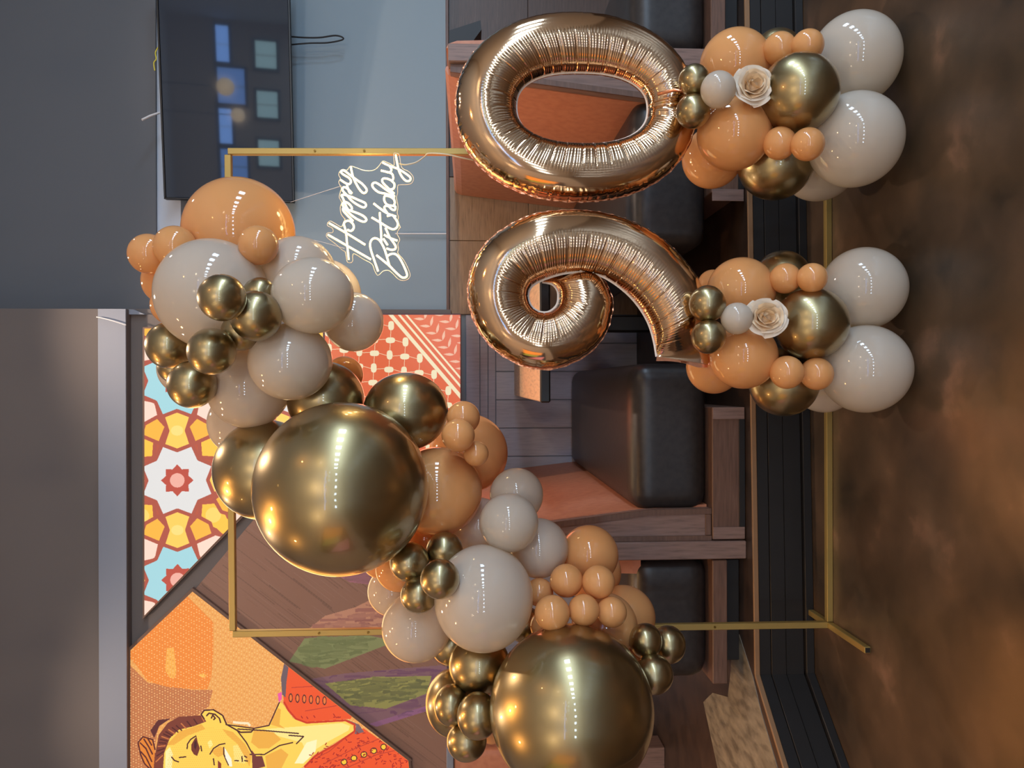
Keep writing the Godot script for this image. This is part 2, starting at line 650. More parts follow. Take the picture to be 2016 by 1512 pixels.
func room() -> void:
	structure("floor", span(Vector3(-4.7, -0.2, -6.0), Vector3(5.7, 0, 7.7), 0.001), mats["concrete"])
	structure("ceiling", span(Vector3(-4.7, 5.2, -6.0), Vector3(5.7, 5.4, 7.7), 0.001), mats["plain_ceiling"])
	structure("wall_left", span(Vector3(-4.7, 0, -6.0), Vector3(-4.5, 5.2, 7.7), 0.001), mat("side_wall", Color8(188, 172, 156), 0.8))
	structure("wall_right", span(Vector3(5.5, 0, -6.0), Vector3(5.7, 5.2, 7.7), 0.001), mat("side_wall_cool", Color8(180, 180, 178), 0.8))
	structure("wall_front", span(Vector3(-4.7, 0, 7.5), Vector3(5.7, 5.2, 7.7), 0.001), mat("side_wall_dark", Color8(184, 174, 162), 0.8))
	var wb := structure("wall_back", span(Vector3(-4.7, 0, -6.0), Vector3(5.7, 5.2, -5.82), 0.001), mats["grey_wall"])
	# boards of the lower wall, grey ones by the booth and tan veneer sheets beside them
	var x1: float = 0.522
	var bw := 0.214
	var y0 := 0.264
	var y1: float = 1.345
	for i in 16:
		part("wall_board", span(Vector3(x1 - bw * (i + 1) + 0.002, y0, -5.83), Vector3(x1 - bw * i - 0.002, y1 - 0.002, -5.80), 0.004), mats["board_wood"], wb)
	var yy := [y1, 1.403, 1.464, 1.571]
	for i in 3:
		part("wall_moulding", span(Vector3(-4.4, yy[i] + 0.002, -5.83), Vector3(x1, yy[i + 1] - 0.002, -5.80 + 0.006 * (i % 2)), 0.003), mats["board_wood"], wb)
	var y2: float = 1.701
	var xs := [x1 + 0.004, 1.082, 1.56, 3.0, 4.3, 5.5]
	for i in xs.size() - 1:
		for k in 2:
			var ya: float = 0.264 if k == 0 else 1.096
			var yb: float = 1.096 - 0.003 if k == 0 else y2 - 0.012
			part("veneer_sheet", span(Vector3(xs[i], ya, -5.83), Vector3(xs[i + 1] - 0.004, yb, -5.79), 0.002), mats["tan_veneer"] if i < 2 else mats["dark_veneer"], wb)
	part("veneer_cap", span(Vector3(x1, y2 - 0.010, -5.83), Vector3(5.5, y2 + 0.012, -5.755), 0.003), mats["booth_wood_flat"], wb)
	# dark upper walls
	var xb: float = 0.5041
	structure("wall_bulkhead", span(Vector3(-4.5, 1.665, -5.8), Vector3(xb, 5.2, -5.2), 0.002), mats["charcoal"])
	structure("wall_soffit", span(Vector3(xb + 0.002, 3.799, -5.8), Vector3(5.5, 5.2, -5.68), 0.002), mats["charcoal_cool"])
	structure("trim_2", span(Vector3(xb + 0.002, 3.631, -5.815), Vector3(5.5, 3.803 - 0.001, -5.70), 0.002), mats["pale_band"])
	# pale beam end under the ceiling
	var bx1: float = 0.4958
	var ba: float = 3.772
	var bb: float = 3.948
	var tr := structure("trim_1", span(Vector3(-4.5, ba, -5.199), Vector3(bx1, bb, -5.13), 0.002), mats["charcoal"])
	part("fascia_board", span(Vector3(-4.5, ba, -5.13), Vector3(bx1, bb, -5.12), 0.001), mats["pale_trim"], tr)
	var ret := begin()
	slab(ret, [Vector2(0.4975, 3.788), Vector2(0.4976, 3.746), Vector2(0.4644, 3.671), Vector2(0.4642, 3.785)], -5.17, -5.199)
	part("beam_return", ret, mats["pale_trim"], tr)
	var wire := begin()
	tube(wire, spline([Vector3(0.4411, 3.947, -5.1), Vector3(0.4309, 3.896, -5.095), Vector3(0.4081, 3.817, -5.095), Vector3(0.3888, 3.761, -5.1)], 5), 0.004)
	part("hanging_wire", wire, mats["white_plastic"], tr)
	# raised platform behind the stand, with a dark riser and a tan nosing
	var corner := Vector2(-1.313, -3.39)
	var out := Vector2(-2.75, -1.70)
	var pf := begin()
	var plan := [Vector2(5.5, -3.62), corner, out, Vector2(-4.5, -1.70), Vector2(-4.5, -5.8), Vector2(5.5, -5.8)]
	flat_block(pf, plan, 0.0, 0.264)
	var pl := structure("floor_platform", pf, mats["platform_top"])
	var sheen := begin()  # grey streaks painted in for window light reflected on the platform top
	flat_block(sheen, [Vector2(-1.13, -3.672), Vector2(-1.327, -3.411), Vector2(-1.443, -3.314), Vector2(-1.601, -3.131), Vector2(-1.744, -2.981), Vector2(-2.194, -3.77), Vector2(-1.99, -3.91), Vector2(-1.748, -4.151), Vector2(-1.633, -3.99), Vector2(-1.557, -3.749), Vector2(-1.409, -3.703)], 0.262, 0.2665)
	part("sheen_patch", sheen, tri(mat("sheen_floor", Color.WHITE, 0.5), noise_tex(26, 0.02, [Color8(84, 80, 70), Color8(126, 120, 106), Color8(150, 142, 124)], 5, 512, 512, 30.0), Vector3(1.5, 1.5, 0.6)), pl)
	var runs := [[Vector2(5.5, -3.62), corner], [corner, out]]
	for i in 2:
		var a: Vector2 = runs[i][0]
		var b: Vector2 = runs[i][1]
		var nrm := Vector2(-(b - a).y, (b - a).x).normalized()
		if nrm.y < 0: nrm = -nrm
		var lines := [[0.244, 0.268, 0.014, "platform_nosing", "trim_tan"], [0.192, 0.243, 0.008, "riser_board", "riser_black"], [0.122, 0.190, 0.011, "riser_board", "riser_black"], [0.04, 0.120, 0.008, "riser_board", "riser_black"], [0.0, 0.038, 0.03, "riser_foot", "black"]]
		for l in lines:
			var st := begin()
			var d: float = l[2]
			var mid := (a + b) / 2 + nrm * (d / 2)
			var dir := (b - a).normalized()
			var bs := Basis(Vector3(dir.x, 0, dir.y), Vector3(0, 1, 0), Vector3(dir.x, 0, dir.y).cross(Vector3(0, 1, 0)))
			bx(st, Vector3(mid.x, (l[0] + l[1]) / 2, mid.y), Vector3((b - a).length() + d * 0.3, l[1] - l[0], d), 0.003, bs)
			part(l[3], st, mats[l[4]], pl)
	# windows behind the camera: a high blue band, a low row, and a row in the side wall
	var k := 0
	for i in 11:
		k += 1
		var tall: bool = i in [2, 5, 7, 9]
		window(k, Vector3(-3.6 + i * 0.86, 3.95 if tall else 4.1, 7.5), Vector2(0.8, 0.62 if tall else 0.32), 0.0, 2.2, Color(0.26, 0.55, 1.0), 0.5)
	for i in 6:
		k += 1
		window(k, Vector3(-3.2 + i * 1.5, 1.6, 7.5), Vector2(0.6, 0.5), 0.0, 2.4, Color(0.72, 0.86, 1.0), 2.4)
	for i in 3:
		k += 1
		window(k, Vector3(2.75 + i * 1.05, 3.2, 7.5), Vector2(0.62, 0.5), 0.0, 1.6, Color(0.62, 0.86, 0.92), 0.3)
	for i in 7:
		k += 1
		window(k, Vector3(5.5, 1.8, -2.1 + i * 1.4), Vector2(0.7, 0.75), PI / 2, 2.6, Color(0.66, 0.83, 1.0), 6.2)

func flat_block(st: SurfaceTool, plan: Array, y0: float, y1: float) -> void:
	var pv := PackedVector2Array(plan)
	var ix := Geometry2D.triangulate_polygon(pv)
	for s in 2:
		for i in range(0, ix.size(), 3):
			var q := []
			for e in 3: q.append(Vector3(pv[ix[i + e]].x, y1 if s == 0 else y0, pv[ix[i + e]].y))
			face(st, q, Vector3(0, 1 if s == 0 else -1, 0))
	var cw := Geometry2D.is_polygon_clockwise(pv)
	for i in pv.size():
		var a := pv[i]
		var b := pv[(i + 1) % pv.size()]
		var o := Vector3(b.y - a.y, 0, a.x - b.x) * (-1.0 if cw else 1.0)
		face(st, [Vector3(a.x, y0, a.y), Vector3(b.x, y0, b.y), Vector3(b.x, y1, b.y), Vector3(a.x, y1, a.y)], o)

func window(n: int, at: Vector3, size: Vector2, turn: float, e: float, c: Color, lit: float) -> void:
	var o := Node3D.new()
	o.name = "window_%d" % n
	o.position = at
	o.set_meta("kind", "structure")
	add_child(o, true)
	var b := Basis(Vector3(0, 1, 0), turn)
	var st := begin()
	for s in [-1.0, 1.0]:
		bx(st, b * Vector3(s * size.x / 2, 0, -0.03), Vector3(0.06, size.y + 0.06, 0.06), 0.004, b)
		bx(st, b * Vector3(0, s * size.y / 2, -0.03), Vector3(size.x - 0.06, 0.06, 0.06), 0.004, b)
	bx(st, b * Vector3(0, 0, -0.02), Vector3(0.03, size.y - 0.06, 0.03), 0.003, b)
	var fr := MeshInstance3D.new()
	fr.name = "window_frame"
	fr.mesh = st.commit()
	fr.material_override = mats["black"]
	o.add_child(fr, true)
	for s in [-1.0, 1.0]:
		var g := begin()
		bx(g, b * Vector3(s * size.x / 4, 0, -0.012), Vector3(size.x / 2 - 0.05, size.y - 0.06, 0.008), 0.001, b)
		var pn := MeshInstance3D.new()
		pn.name = "window_pane"
		pn.mesh = g.commit()
		pn.material_override = glow(mat("lit_pane_%.2f_%.1f" % [c.r, e], Color8(60, 70, 80), 0.2), c, e)
		o.add_child(pn, true)
	window_light("daylight", at - b * Vector3(0, 0, 0.09), size - Vector2(0.06, 0.06), turn, c.lerp(Color.WHITE, 0.35), lit)

# ---------------------------------------------------------------- booths and table
func booths() -> void:
	var fl := 0.264
	var top := 1.655
	var zf := -3.535
	var zb := -5.78
	# bench with its seat turned to the table
	bench("orange booth bench with black seat beside the grey wooden end panel", 1.0, -0.771, zf, zb, true)
	bench("dark booth bench with its back to the garland's wooden end panel", -1.0, -0.775, zf, zb, false)
	bench("orange booth bench seen through the opening of the foil zero", -1.0, 1.505, zf, zb, true)
	bench("dark booth bench past the zero, turned away from the booth table", 1.0, 1.51, zf, zb, false)
	var t := thing("booth_table", "wooden booth table with a thick black edge behind the foil nine", "table", Vector3(0.37, fl, -4.7))
	var ty: float = 1.21
	part("table_top", span(Vector3(-0.085, ty - 0.045, -5.7), Vector3(0.81, ty, -3.64), 0.006), mats["table_wood"], t)
	part("table_edge", span(Vector3(-0.089, ty - 0.05, -3.64), Vector3(0.814, ty - 0.002, -3.61), 0.012), mats["black_gloss"], t)
	part("table_leg", span(Vector3(0.32, fl + 0.03, -4.78), Vector3(0.42, ty - 0.05, -4.68), 0.01), mats["black"], t)
	part("table_foot", span(Vector3(0.1, fl, -5.0), Vector3(0.64, fl + 0.03, -4.46), 0.01), mats["black"], t)
	# orange upholstered panel at the wall beyond the garland's lower end
	var w := thing("booth_back_panel", "orange upholstered wall panel with a pale ledge at the lower gold trio", "panel", Vector3(-3.2, fl, -5.1))
	var py: float = 1.652
	part("upholstery", cushion(Vector3(-3.3, (0.7 + py) / 2, -5.06), Vector3(1.9, py - 0.7, 0.22), 0.03), mats["orange_leather"], w)
	part("ledge", span(Vector3(-4.3, py, -5.18), Vector3(-2.33, py + 0.045, -4.94), 0.004), mats["pale_trim"], w)
	part("panel_base", span(Vector3(-4.3, fl, -5.18), Vector3(-2.4, 0.7, -5.0), 0.004), mats["booth_wood"], w)

func bench(label: String, s: float, x0: float, zf: float, zb: float, framed: bool) -> void:
	var fl := 0.264
	var top := 1.655
	var t := thing("booth_bench", label, "bench", Vector3(x0 + s * 0.4, fl, (zf + zb) / 2))
	# backrest: leans away from the seat
	var st := begin()
	var lo := fl + 0.16 if framed else 0.74
	var pr := [Vector2(x0 + s * 0.03, lo), Vector2(x0 + s * 0.20, lo), Vector2(x0 + s * 0.178, 0.8), Vector2(x0 + s * 0.085, top - 0.06), Vector2(x0 + s * 0.07, top - 0.02), Vector2(x0 + s * 0.045, top - 0.005), Vector2(x0 + s * 0.03, top - 0.01)]
	if not framed: pr = [Vector2(x0 + s * 0.045, lo), Vector2(x0 + s * 0.12, lo), Vector2(x0 + s * 0.085, top - 0.06), Vector2(x0 + s * 0.07, top - 0.02), Vector2(x0 + s * 0.05, top - 0.01)]
	slab(st, pr, zf - 0.04, zb)
	part("backrest", st, mats["orange_leather"], t)
	var c0 := 0.165 if framed else 0.045
	var c1 := 0.868 if framed else 0.62
	part("seat_cushion", cushion(Vector3(x0 + s * (c0 + c1) / 2, 0.60, (zf + zb) / 2), Vector3(c1 - c0, 0.36, zf - zb - 0.02), 0.085, 0.02), mats["black_leather"], t)
	var pl := part("plinth", span(Vector3(minf(x0 + s * 0.045, x0 + s * 0.62), fl + (0.0 if framed else 0.085), zb), Vector3(maxf(x0 + s * 0.045, x0 + s * (0.66 if framed else 0.57)), fl + 0.155, zf + 0.03), 0.004), mats["booth_wood_flat"], t)
	if not framed:
		part("recessed_base", span(Vector3(minf(x0 + s * 0.06, x0 + s * 0.54), fl, zb), Vector3(maxf(x0 + s * 0.06, x0 + s * 0.54), fl + 0.085, zf - 0.05), 0.004), mats["black"], t)
		return
	for e in [[0.05, 0.105], [0.605, 0.66]]:
		part("plinth_stile", span(Vector3(x0 + s * e[0], fl + 0.004, zf + 0.03), Vector3(x0 + s * e[1], fl + 0.153, zf + 0.037), 0.002), mats["booth_wood"], pl)
	part("plinth_rail", span(Vector3(x0 + s * 0.105, fl + 0.002, zf + 0.03), Vector3(x0 + s * 0.605, fl + 0.03, zf + 0.037), 0.002), mats["black"], pl)
	# end panel: a thick post and a recessed field with stiles
	part("end_post", span(Vector3(x0 - 0.041, fl, zf - 0.06), Vector3(x0 + 0.041, top - 0.02, zf + 0.045), 0.004), mats["booth_wood"], t)
	var fld := begin()
	var a := x0 + s * 0.042
	slab(fld, [Vector2(a, fl + 0.157), Vector2(x0 + s * 0.188, fl + 0.157), Vector2(x0 + s * 0.184, 0.72), Vector2(x0 + s * 0.077, top - 0.03), Vector2(a, top - 0.03)], zf + 0.014, zf - 0.038)
	var ep := part("end_field", fld, mats["booth_wood"], t)
	var s1 := begin()
	slab(s1, [Vector2(x0 + s * 0.165, fl + 0.157), Vector2(x0 + s * 0.191, fl + 0.157), Vector2(x0 + s * 0.187, 0.72), Vector2(x0 + s * 0.080, top - 0.03), Vector2(x0 + s * 0.056, top - 0.03), Vector2(x0 + s * 0.16, 0.72)], zf + 0.024, zf + 0.014)
	part("end_stile", s1, mats["booth_wood_flat"], ep)
	var s2 := begin()
	slab(s2, [Vector2(a, fl + 0.157), Vector2(x0 + s * 0.064, fl + 0.157), Vector2(x0 + s * 0.064, top - 0.2), Vector2(a, top - 0.2)], zf + 0.024, zf + 0.014)
	part("end_stile", s2, mats["booth_wood_flat"], ep)
	part("end_rail", span(Vector3(x0 + s * 0.066, fl + 0.158, zf + 0.014), Vector3(x0 + s * 0.164, fl + 0.185, zf + 0.023), 0.002), mats["booth_wood_flat"], ep)

# ---------------------------------------------------------------- TV and lit panels
func screens_and_panels() -> void:
	var tl := Vector3(1.306, 3.681, -5.52)
	var bl := Vector3(1.317, 2.799, -5.62)
	var tr := Vector3(2.916, 3.678, -5.36)
	var ex := (tr - tl).normalized()
	var ey := (tl - bl).normalized()
	var ez := ex.cross(ey).normalized()
	ey = ez.cross(ex).normalized()
	var b := Basis(ex, ey, ez)
	var w := (tr - tl).length()
	var h := (tl - bl).length()
	var c := tl + ex * w / 2 - ey * h / 2
	var t := thing("television", "large black flat television mounted high on the grey wall", "television", c)
	var st := begin()
	bx(st, c - ez * 0.03, Vector3(w, h, 0.05), 0.006, b)
	part("casing", st, mats["black"], t)
	st = begin()
	bx(st, c - ez * 0.002, Vector3(w - 0.024, h - 0.03, 0.006), 0.001, b)
	part("screen", st, mats["screen"], t)
	st = begin()
	for s in [-1.0, 1.0]:
		bx(st, c + ex * s * (w / 2 - 0.006), Vector3(0.012, h, 0.012), 0.003, b)
		bx(st, c + ey * s * (h / 2 - 0.007), Vector3(w - 0.024, 0.014, 0.012), 0.003, b)
	part("bezel", st, mats["black_gloss"], t)
	st = begin()
	bx(st, c - ez * 0.13, Vector3(0.5, 0.4, 0.16), 0.006, b)
	part("wall_mount", st, mats["black"], t)
	st = begin()
	tube(st, spline([Vector3(2.547, 2.843, -5.7), Vector3(2.542, 2.74, -5.7), Vector3(2.545, 2.63, -5.7), Vector3(2.562, 2.519, -5.7), Vector3(2.548, 2.464, -5.7), Vector3(2.529, 2.475, -5.7), Vector3(2.508, 2.575, -5.7), Vector3(2.502, 2.703, -5.7), Vector3(2.488, 2.843, -5.7)], 5), 0.006)
	part("cable_loop", st, mats["cable_black"], t)
	st = begin()
	tube(st, [Vector3(1.905, 3.703, -5.5), Vector3(1.869, 3.749, -5.46), Vector3(1.827, 3.788, -5.42)], 0.008)
	part("cable_tie", st, mats["white_plastic"], t)
	st = begin()
	tube(st, spline([Vector3(2.341, 3.684, -5.44), Vector3(2.299, 3.705, -5.44), Vector3(2.252, 3.695, -5.43), Vector3(2.224, 3.712, -5.43), Vector3(2.171, 3.705, -5.43)], 4), 0.0045)
	part("wire_connector", st, mats["yellow_plastic"], t)

	# wood-look mural board with painted shards
	var Z := -5.185
	var r := canvas_new(Vector2(-4.0, 3.7), Vector2(4.5, 2.2), 300.0, Color8(150, 114, 96))
	rng.seed = 5
	for i in 1500:
		var p := Vector2(rng.randf_range(-4.0, 0.5), rng.randf_range(1.5, 3.7))
		var d := Vector2(0.62, 0.78) * rng.randf_range(0.08, 0.5)
		var cc := Color8(150, 114, 96).darkened(rng.randf_range(0.0, 0.16)) if i % 2 else Color8(150, 114, 96).lightened(rng.randf_range(0.0, 0.06))
		stroke([p, p + d], 0.006, cc)
	shard([Vector2(-1.636, 2.628), Vector2(-1.543, 2.51), Vector2(-1.489, 2.308), Vector2(-1.342, 2.004), Vector2(-1.649, 1.971), Vector2(-1.639, 2.123)], Color8(208, 156, 128), Color8(166, 112, 104), 31)
	shard([Vector2(-1.843, 2.748), Vector2(-1.69, 2.644), Vector2(-1.678, 2.225), Vector2(-1.723, 2.039), Vector2(-1.896, 2.511)], Color8(150, 164, 112), Color8(124, 140, 92), 32)
	shard([Vector2(-1.964, 2.625), Vector2(-1.93, 2.377), Vector2(-1.89, 1.741), Vector2(-1.93, 1.631), Vector2(-2.105, 1.741), Vector2(-2.18, 1.905), Vector2(-2.282, 2.169), Vector2(-2.256, 2.243)], Color8(150, 116, 128), Color8(128, 90, 122), 33)
	shard([Vector2(-1.994, 2.511), Vector2(-1.958, 2.175), Vector2(-1.96, 1.802), Vector2(-2.079, 1.836), Vector2(-2.174, 2.108), Vector2(-2.144, 2.344)], Color8(172, 176, 104), Color8(118, 126, 84), 34)
	shard([Vector2(-1.259, 2.459), Vector2(-1.234, 2.308), Vector2(-1.289, 2.105), Vector2(-1.342, 1.97), Vector2(-1.345, 2.173), Vector2(-1.322, 2.342)], Color8(176, 120, 136), Color8(150, 108, 116), 35)
	shard([Vector2(-2.273, 2.226), Vector2(-2.211, 2.007), Vector2(-2.148, 1.803), Vector2(-2.192, 1.82), Vector2(-2.292, 2.169)], Color8(166, 118, 160), Color8(134, 98, 134), 36)
	st = begin()
	slab(st, [Vector2(-1.378, 3.38), Vector2(-0.8927, 2.975), Vector2(-0.3156, 2.439), Vector2(0.3982, 1.696), Vector2(-3.502, 1.701), Vector2(-3.495, 1.875), Vector2(-2.544, 1.953)], Z, Z - 0.012, r)
	var mu := part("mural_board", st, printed("mural_print", 0.0, 0.5))
	tag(mu, "dark brown wood-look wall mural with painted green and purple shards", "mural")
	# dark diagonal battens between mural and lit panels
	st = begin()
	slab(st, [Vector2(-2.527, 1.95), Vector2(-1.354, 3.379), Vector2(-1.334, 3.366), Vector2(-2.508, 1.933)], Z + 0.028, Z + 0.001)
	tag(part("diagonal_batten", st, mat("dark_brown", Color8(112, 88, 76), 0.6)), "black edge strip running along the lower slope of the portrait light box", "strip")

	# lit panel with the star lattice
	var k := 5.12 / 1512.0
	r = canvas_new(Vector2(-1.7, 3.75), Vector2(2.3, 2.2), 420.0, Color8(186, 92, 70))
	var c0 := [Vector2(-0.6259, 3.46)]
	var m0: Vector2 = c0[0]
	var pitch := 193.0 * k
	var strap := Color8(178, 90, 74)
	for pass_ in 4:
		for i in range(-5, 5):
			for j in range(-5, 5):
				var q := m0 + Vector2(i, j) * pitch
				var white := (i + j) % 2 == 0
				var turn := PI / 4 if white else -PI / 4
				var cor := q + Vector2(0.5, 0.5) * pitch
				if pass_ == 0:
					cell(cor, [[-74, 0], [-48, 30], [-16, 17], [16, 17], [48, 30], [74, 0], [48, -30], [16, -17], [-16, -17], [-48, -30]], turn, k, Color8(255, 198, 78), strap)
					blob(cor + Vector2(40, 0).rotated(turn) * k, 15 * k, 15 * k, Color8(255, 214, 112))
				elif pass_ == 1:
					for s in [-1.0, 1.0]:
						cell(cor + Vector2(44 * s, 0).rotated(turn + PI / 2) * k, [[-28, 0], [-12, 28], [18, 28], [36, 0], [18, -28], [-12, -28]], turn + (PI / 2 if s > 0 else -PI / 2), k, Color8(250, 218, 200), strap)
				elif pass_ == 2:
					for d in 2:
						var ang := PI / 2 * d
						var e := q + Vector2(0.5, 0).rotated(ang) * pitch
						for s in [-1.0, 1.0]:
							var hx := []
							for v in [[-24, 9], [-17, -13], [8, -27], [25, -8], [12, 25]]: hx.append([v[0] * s, v[1]])
							cell(e + Vector2(-45 * s, 0).rotated(ang + PI / 2) * k, hx, ang + PI / 2, k, Color8(250, 184, 74), strap)
						cell(e, [[0, 40], [27, 28], [18, 0], [27, -28], [0, -40], [-27, -28], [-18, 0], [-27, 28]], ang + PI / 2, k, Color8(255, 208, 98), strap)
						blob(e, 10 * k, 12 * k, Color8(255, 222, 130))
				else:
					var big := []
					for v in star(Vector2.ZERO, 75, 58, 8, PI / 8): big.append([v.x, v.y])
					cell(q, big, 0.0, k, Color8(226, 224, 222) if white else Color8(166, 214, 222), strap)
					fill(star(q, 31 * k, 23 * k, 8, 0.0), Color8(190, 84, 70))
					blob(q, 14 * k, 14 * k, Color8(240, 176, 160), 0.0, 20)
	st = begin()
	slab(st, [Vector2(0.3707, 3.667), Vector2(-1.509, 3.673), Vector2(-0.8333, 3.021), Vector2(-0.2707, 2.493), Vector2(0.3718, 2.491)], Z + 0.03, Z + 0.026, r)
	var sp := thing("star_light_box", "lit wall panel printed with a yellow, white and blue star lattice", "light box", Vector3(m0.x, m0.y, Z))
	part("lit_face", st, printed("star_print", 1.2), sp)
	st = begin()
	slab(st, [Vector2(0.3813, 3.681), Vector2(-1.535, 3.686), Vector2(-0.8483, 3.014), Vector2(-0.2814, 2.485), Vector2(0.3826, 2.483)], Z + 0.026, Z + 0.001)
	part("box_frame", st, mats["dark_brown"], sp)

	# red lit panel with the knotted-scarf pattern
	var D := -5.0
	var o := Vector3(0.5139, 2.307, -5)
	var vx := (Vector3(0.516, 1.522, -5) - o) / 1296.0
	var vy := (Vector3(-0.4029, 2.31, -5) - o) / 1512.0
	var at := func(x: float, y: float) -> Vector2: return Vector2(o.x + vx.x * x + vy.x * y, o.y + vx.y * x + vy.y * y)
	var e1 := absf(vx.y)
	r = canvas_new(Vector2(-0.7, 2.6), Vector2(1.3, 1.2), 640.0, Color8(236, 112, 74))
	var cream := Color8(255, 240, 200)
	for i in range(-6, 8):
		for j in range(-5, 9):
			var x := 415.0 + 160.0 * i - 8.0 * j
			var y := 535.0 + 18.0 * i + 156.0 * j
			if y < (x - 420.0) * 1.178 + 100.0 - 5.0: continue
			var v := (i + j) % 2 == 0
			var x2 := x + 160.0
			if y + 18.0 > (x2 - 440.0) * 1.178 + 100.0: stroke([at.call(x, y + (14 if v else -14)), at.call(x2, y + 18 + (-14 if v else 14))], 5 * e1, cream)
			stroke([at.call(x, y), at.call(x - 8, y + 156)], 5 * e1, cream)
			var q := []
			for a in 20:
				var an := TAU * a / 20
				var sx := signf(cos(an)) * pow(absf(cos(an)), 0.7) * (31.0 if v else 49.0)
				var sy := signf(sin(an)) * pow(absf(sin(an)), 0.7) * (49.0 if v else 31.0)
				q.append(at.call(x + sx, y + sy))
			fill(q, cream)
	for l in [[420, 100, 1225, 1048, 52], [505, 95, 1225, 940, 30], [580, 95, 1225, 852, 26]]:
		stroke([at.call(l[0] - 120.0, l[1] - 141.0), at.call(l[2], l[3])], l[4] * e1 * 0.76, cream)
	for row in 4:
		for i in range(-2, 12):
			var x := 785.0 + 63.5 * i + 270.0 * row
			var y := 155.0 + 76.0 * i + 30.0 * row
			leaf_print(at.call(x, y), at.call(x - 118, y - 6), 15 * e1, Color8(252, 196, 166))
			leaf_print(at.call(x + 2, y), at.call(x + 26, y - 112), 15 * e1, Color8(252, 196, 166))
	st = begin()
	slab(st, [Vector2(0.4481, 2.469), Vector2(-0.4833, 2.472), Vector2(-0.4906, 1.604), Vector2(0.4498, 1.601)], D + 0.006, D, r)
	var rp := thing("red_light_box", "coral red lit wall panel with cream net and leaf pattern beside the neon sign", "light box", o)
	part("lit_face", st, printed("red_print", 1.0), rp)
	part("box_body", span(Vector3(-0.5004, 1.596, D - 0.19), Vector3(0.459, 2.484, D), 0.003), mat("plum_side", Color8(96, 76, 84), 0.5), rp)

	portrait(Z)
	# lit mural on the side wall, out of the frame, which the big balloons mirror
	r = canvas_new(Vector2(-3.4, 3.4), Vector2(4.0, 2.6), 100.0, Color8(40, 28, 24))
	fill([Vector2(-3.2, 3.3), Vector2(-1.2, 3.2), Vector2(-2.0, 1.4), Vector2(-3.3, 1.2)], Color8(250, 160, 60))
	fill([Vector2(-1.3, 3.0), Vector2(-0.3, 3.2), Vector2(-0.9, 1.9), Vector2(-1.8, 1.6)], Color8(150, 160, 70))
	fill([Vector2(-0.8, 1.9), Vector2(0.4, 2.6), Vector2(0.2, 1.3), Vector2(-1.2, 1.0)], Color8(200, 120, 130))
	st = begin()
	slab(st, [Vector2(-3.4, 0.9), Vector2(-3.4, 3.3), Vector2(0.5, 3.3), Vector2(0.5, 0.9)], 0.0, -0.05, r)
	var sm := part("side_light_box", st, printed("side_print", 1.7))
	sm.rotation = Vector3(0, PI / 2, 0)
	sm.position = Vector3(-4.44, 0, -1.4)
	tag(sm, "lit mural on the side wall mirrored in the huge gold balloons", "light box")
	for d in [[Vector3(-1.0, 2.9, -4.9), Color(1.0, 0.85, 0.6), 1.2, Vector2(1.2, 1.0)], [Vector3(-2.1, 2.7, -4.95), Color(1.0, 0.62, 0.3), 1.4, Vector2(1.0, 1.2)], [Vector3(0.1, 1.95, -4.9), Color(1.0, 0.5, 0.35), 0.5, Vector2(0.7, 0.6)]]:
		window_light("panel_light", d[0], d[3], PI, d[1], d[2])

func cell(c: Vector2, pts: Array, turn: float, k: float, col: Color, rim: Color) -> void:
	var q := []
	for v in pts: q.append(c + Vector2(v[0], v[1]).rotated(turn) * k)
	fill(q, col)
	q.append(q[0])
	q.append(q[1])
	stroke(q, 7.0 * k, rim)

func leaf_print(a: Vector2, b: Vector2, w: float, c: Color) -> void:
	var d := b - a
	var n := d.orthogonal().normalized() * w
	fill([a, a + d * 0.2 + n * 0.7, a + d * 0.4 + n, a + d * 0.65 + n * 0.75, b, a + d * 0.65 - n * 0.75, a + d * 0.4 - n, a + d * 0.2 - n * 0.7], c)

func shard(poly: Array, c: Color, c2: Color, sd: int) -> void:
	fill(poly, c)
	rng.seed = sd
	var lo := Vector2(INF, INF)
	var hi := -lo
	for p in poly:
		lo = lo.min(p)
		hi = hi.max(p)
	for i in 150:
		var p := Vector2(rng.randf_range(lo.x, hi.x), rng.randf_range(lo.y, hi.y))
		var q := p + Vector2(rng.randf_range(-0.02, 0.02), rng.randf_range(0.04, 0.2))
		if Geometry2D.is_point_in_polygon(p, PackedVector2Array(poly)) and Geometry2D.is_point_in_polygon(q, PackedVector2Array(poly)):
			stroke([p, (p + q) / 2 + Vector2(rng.randf_range(-0.01, 0.01), 0), q], rng.randf_range(0.006, 0.025), c2.lerp(c, rng.randf() * 0.7))

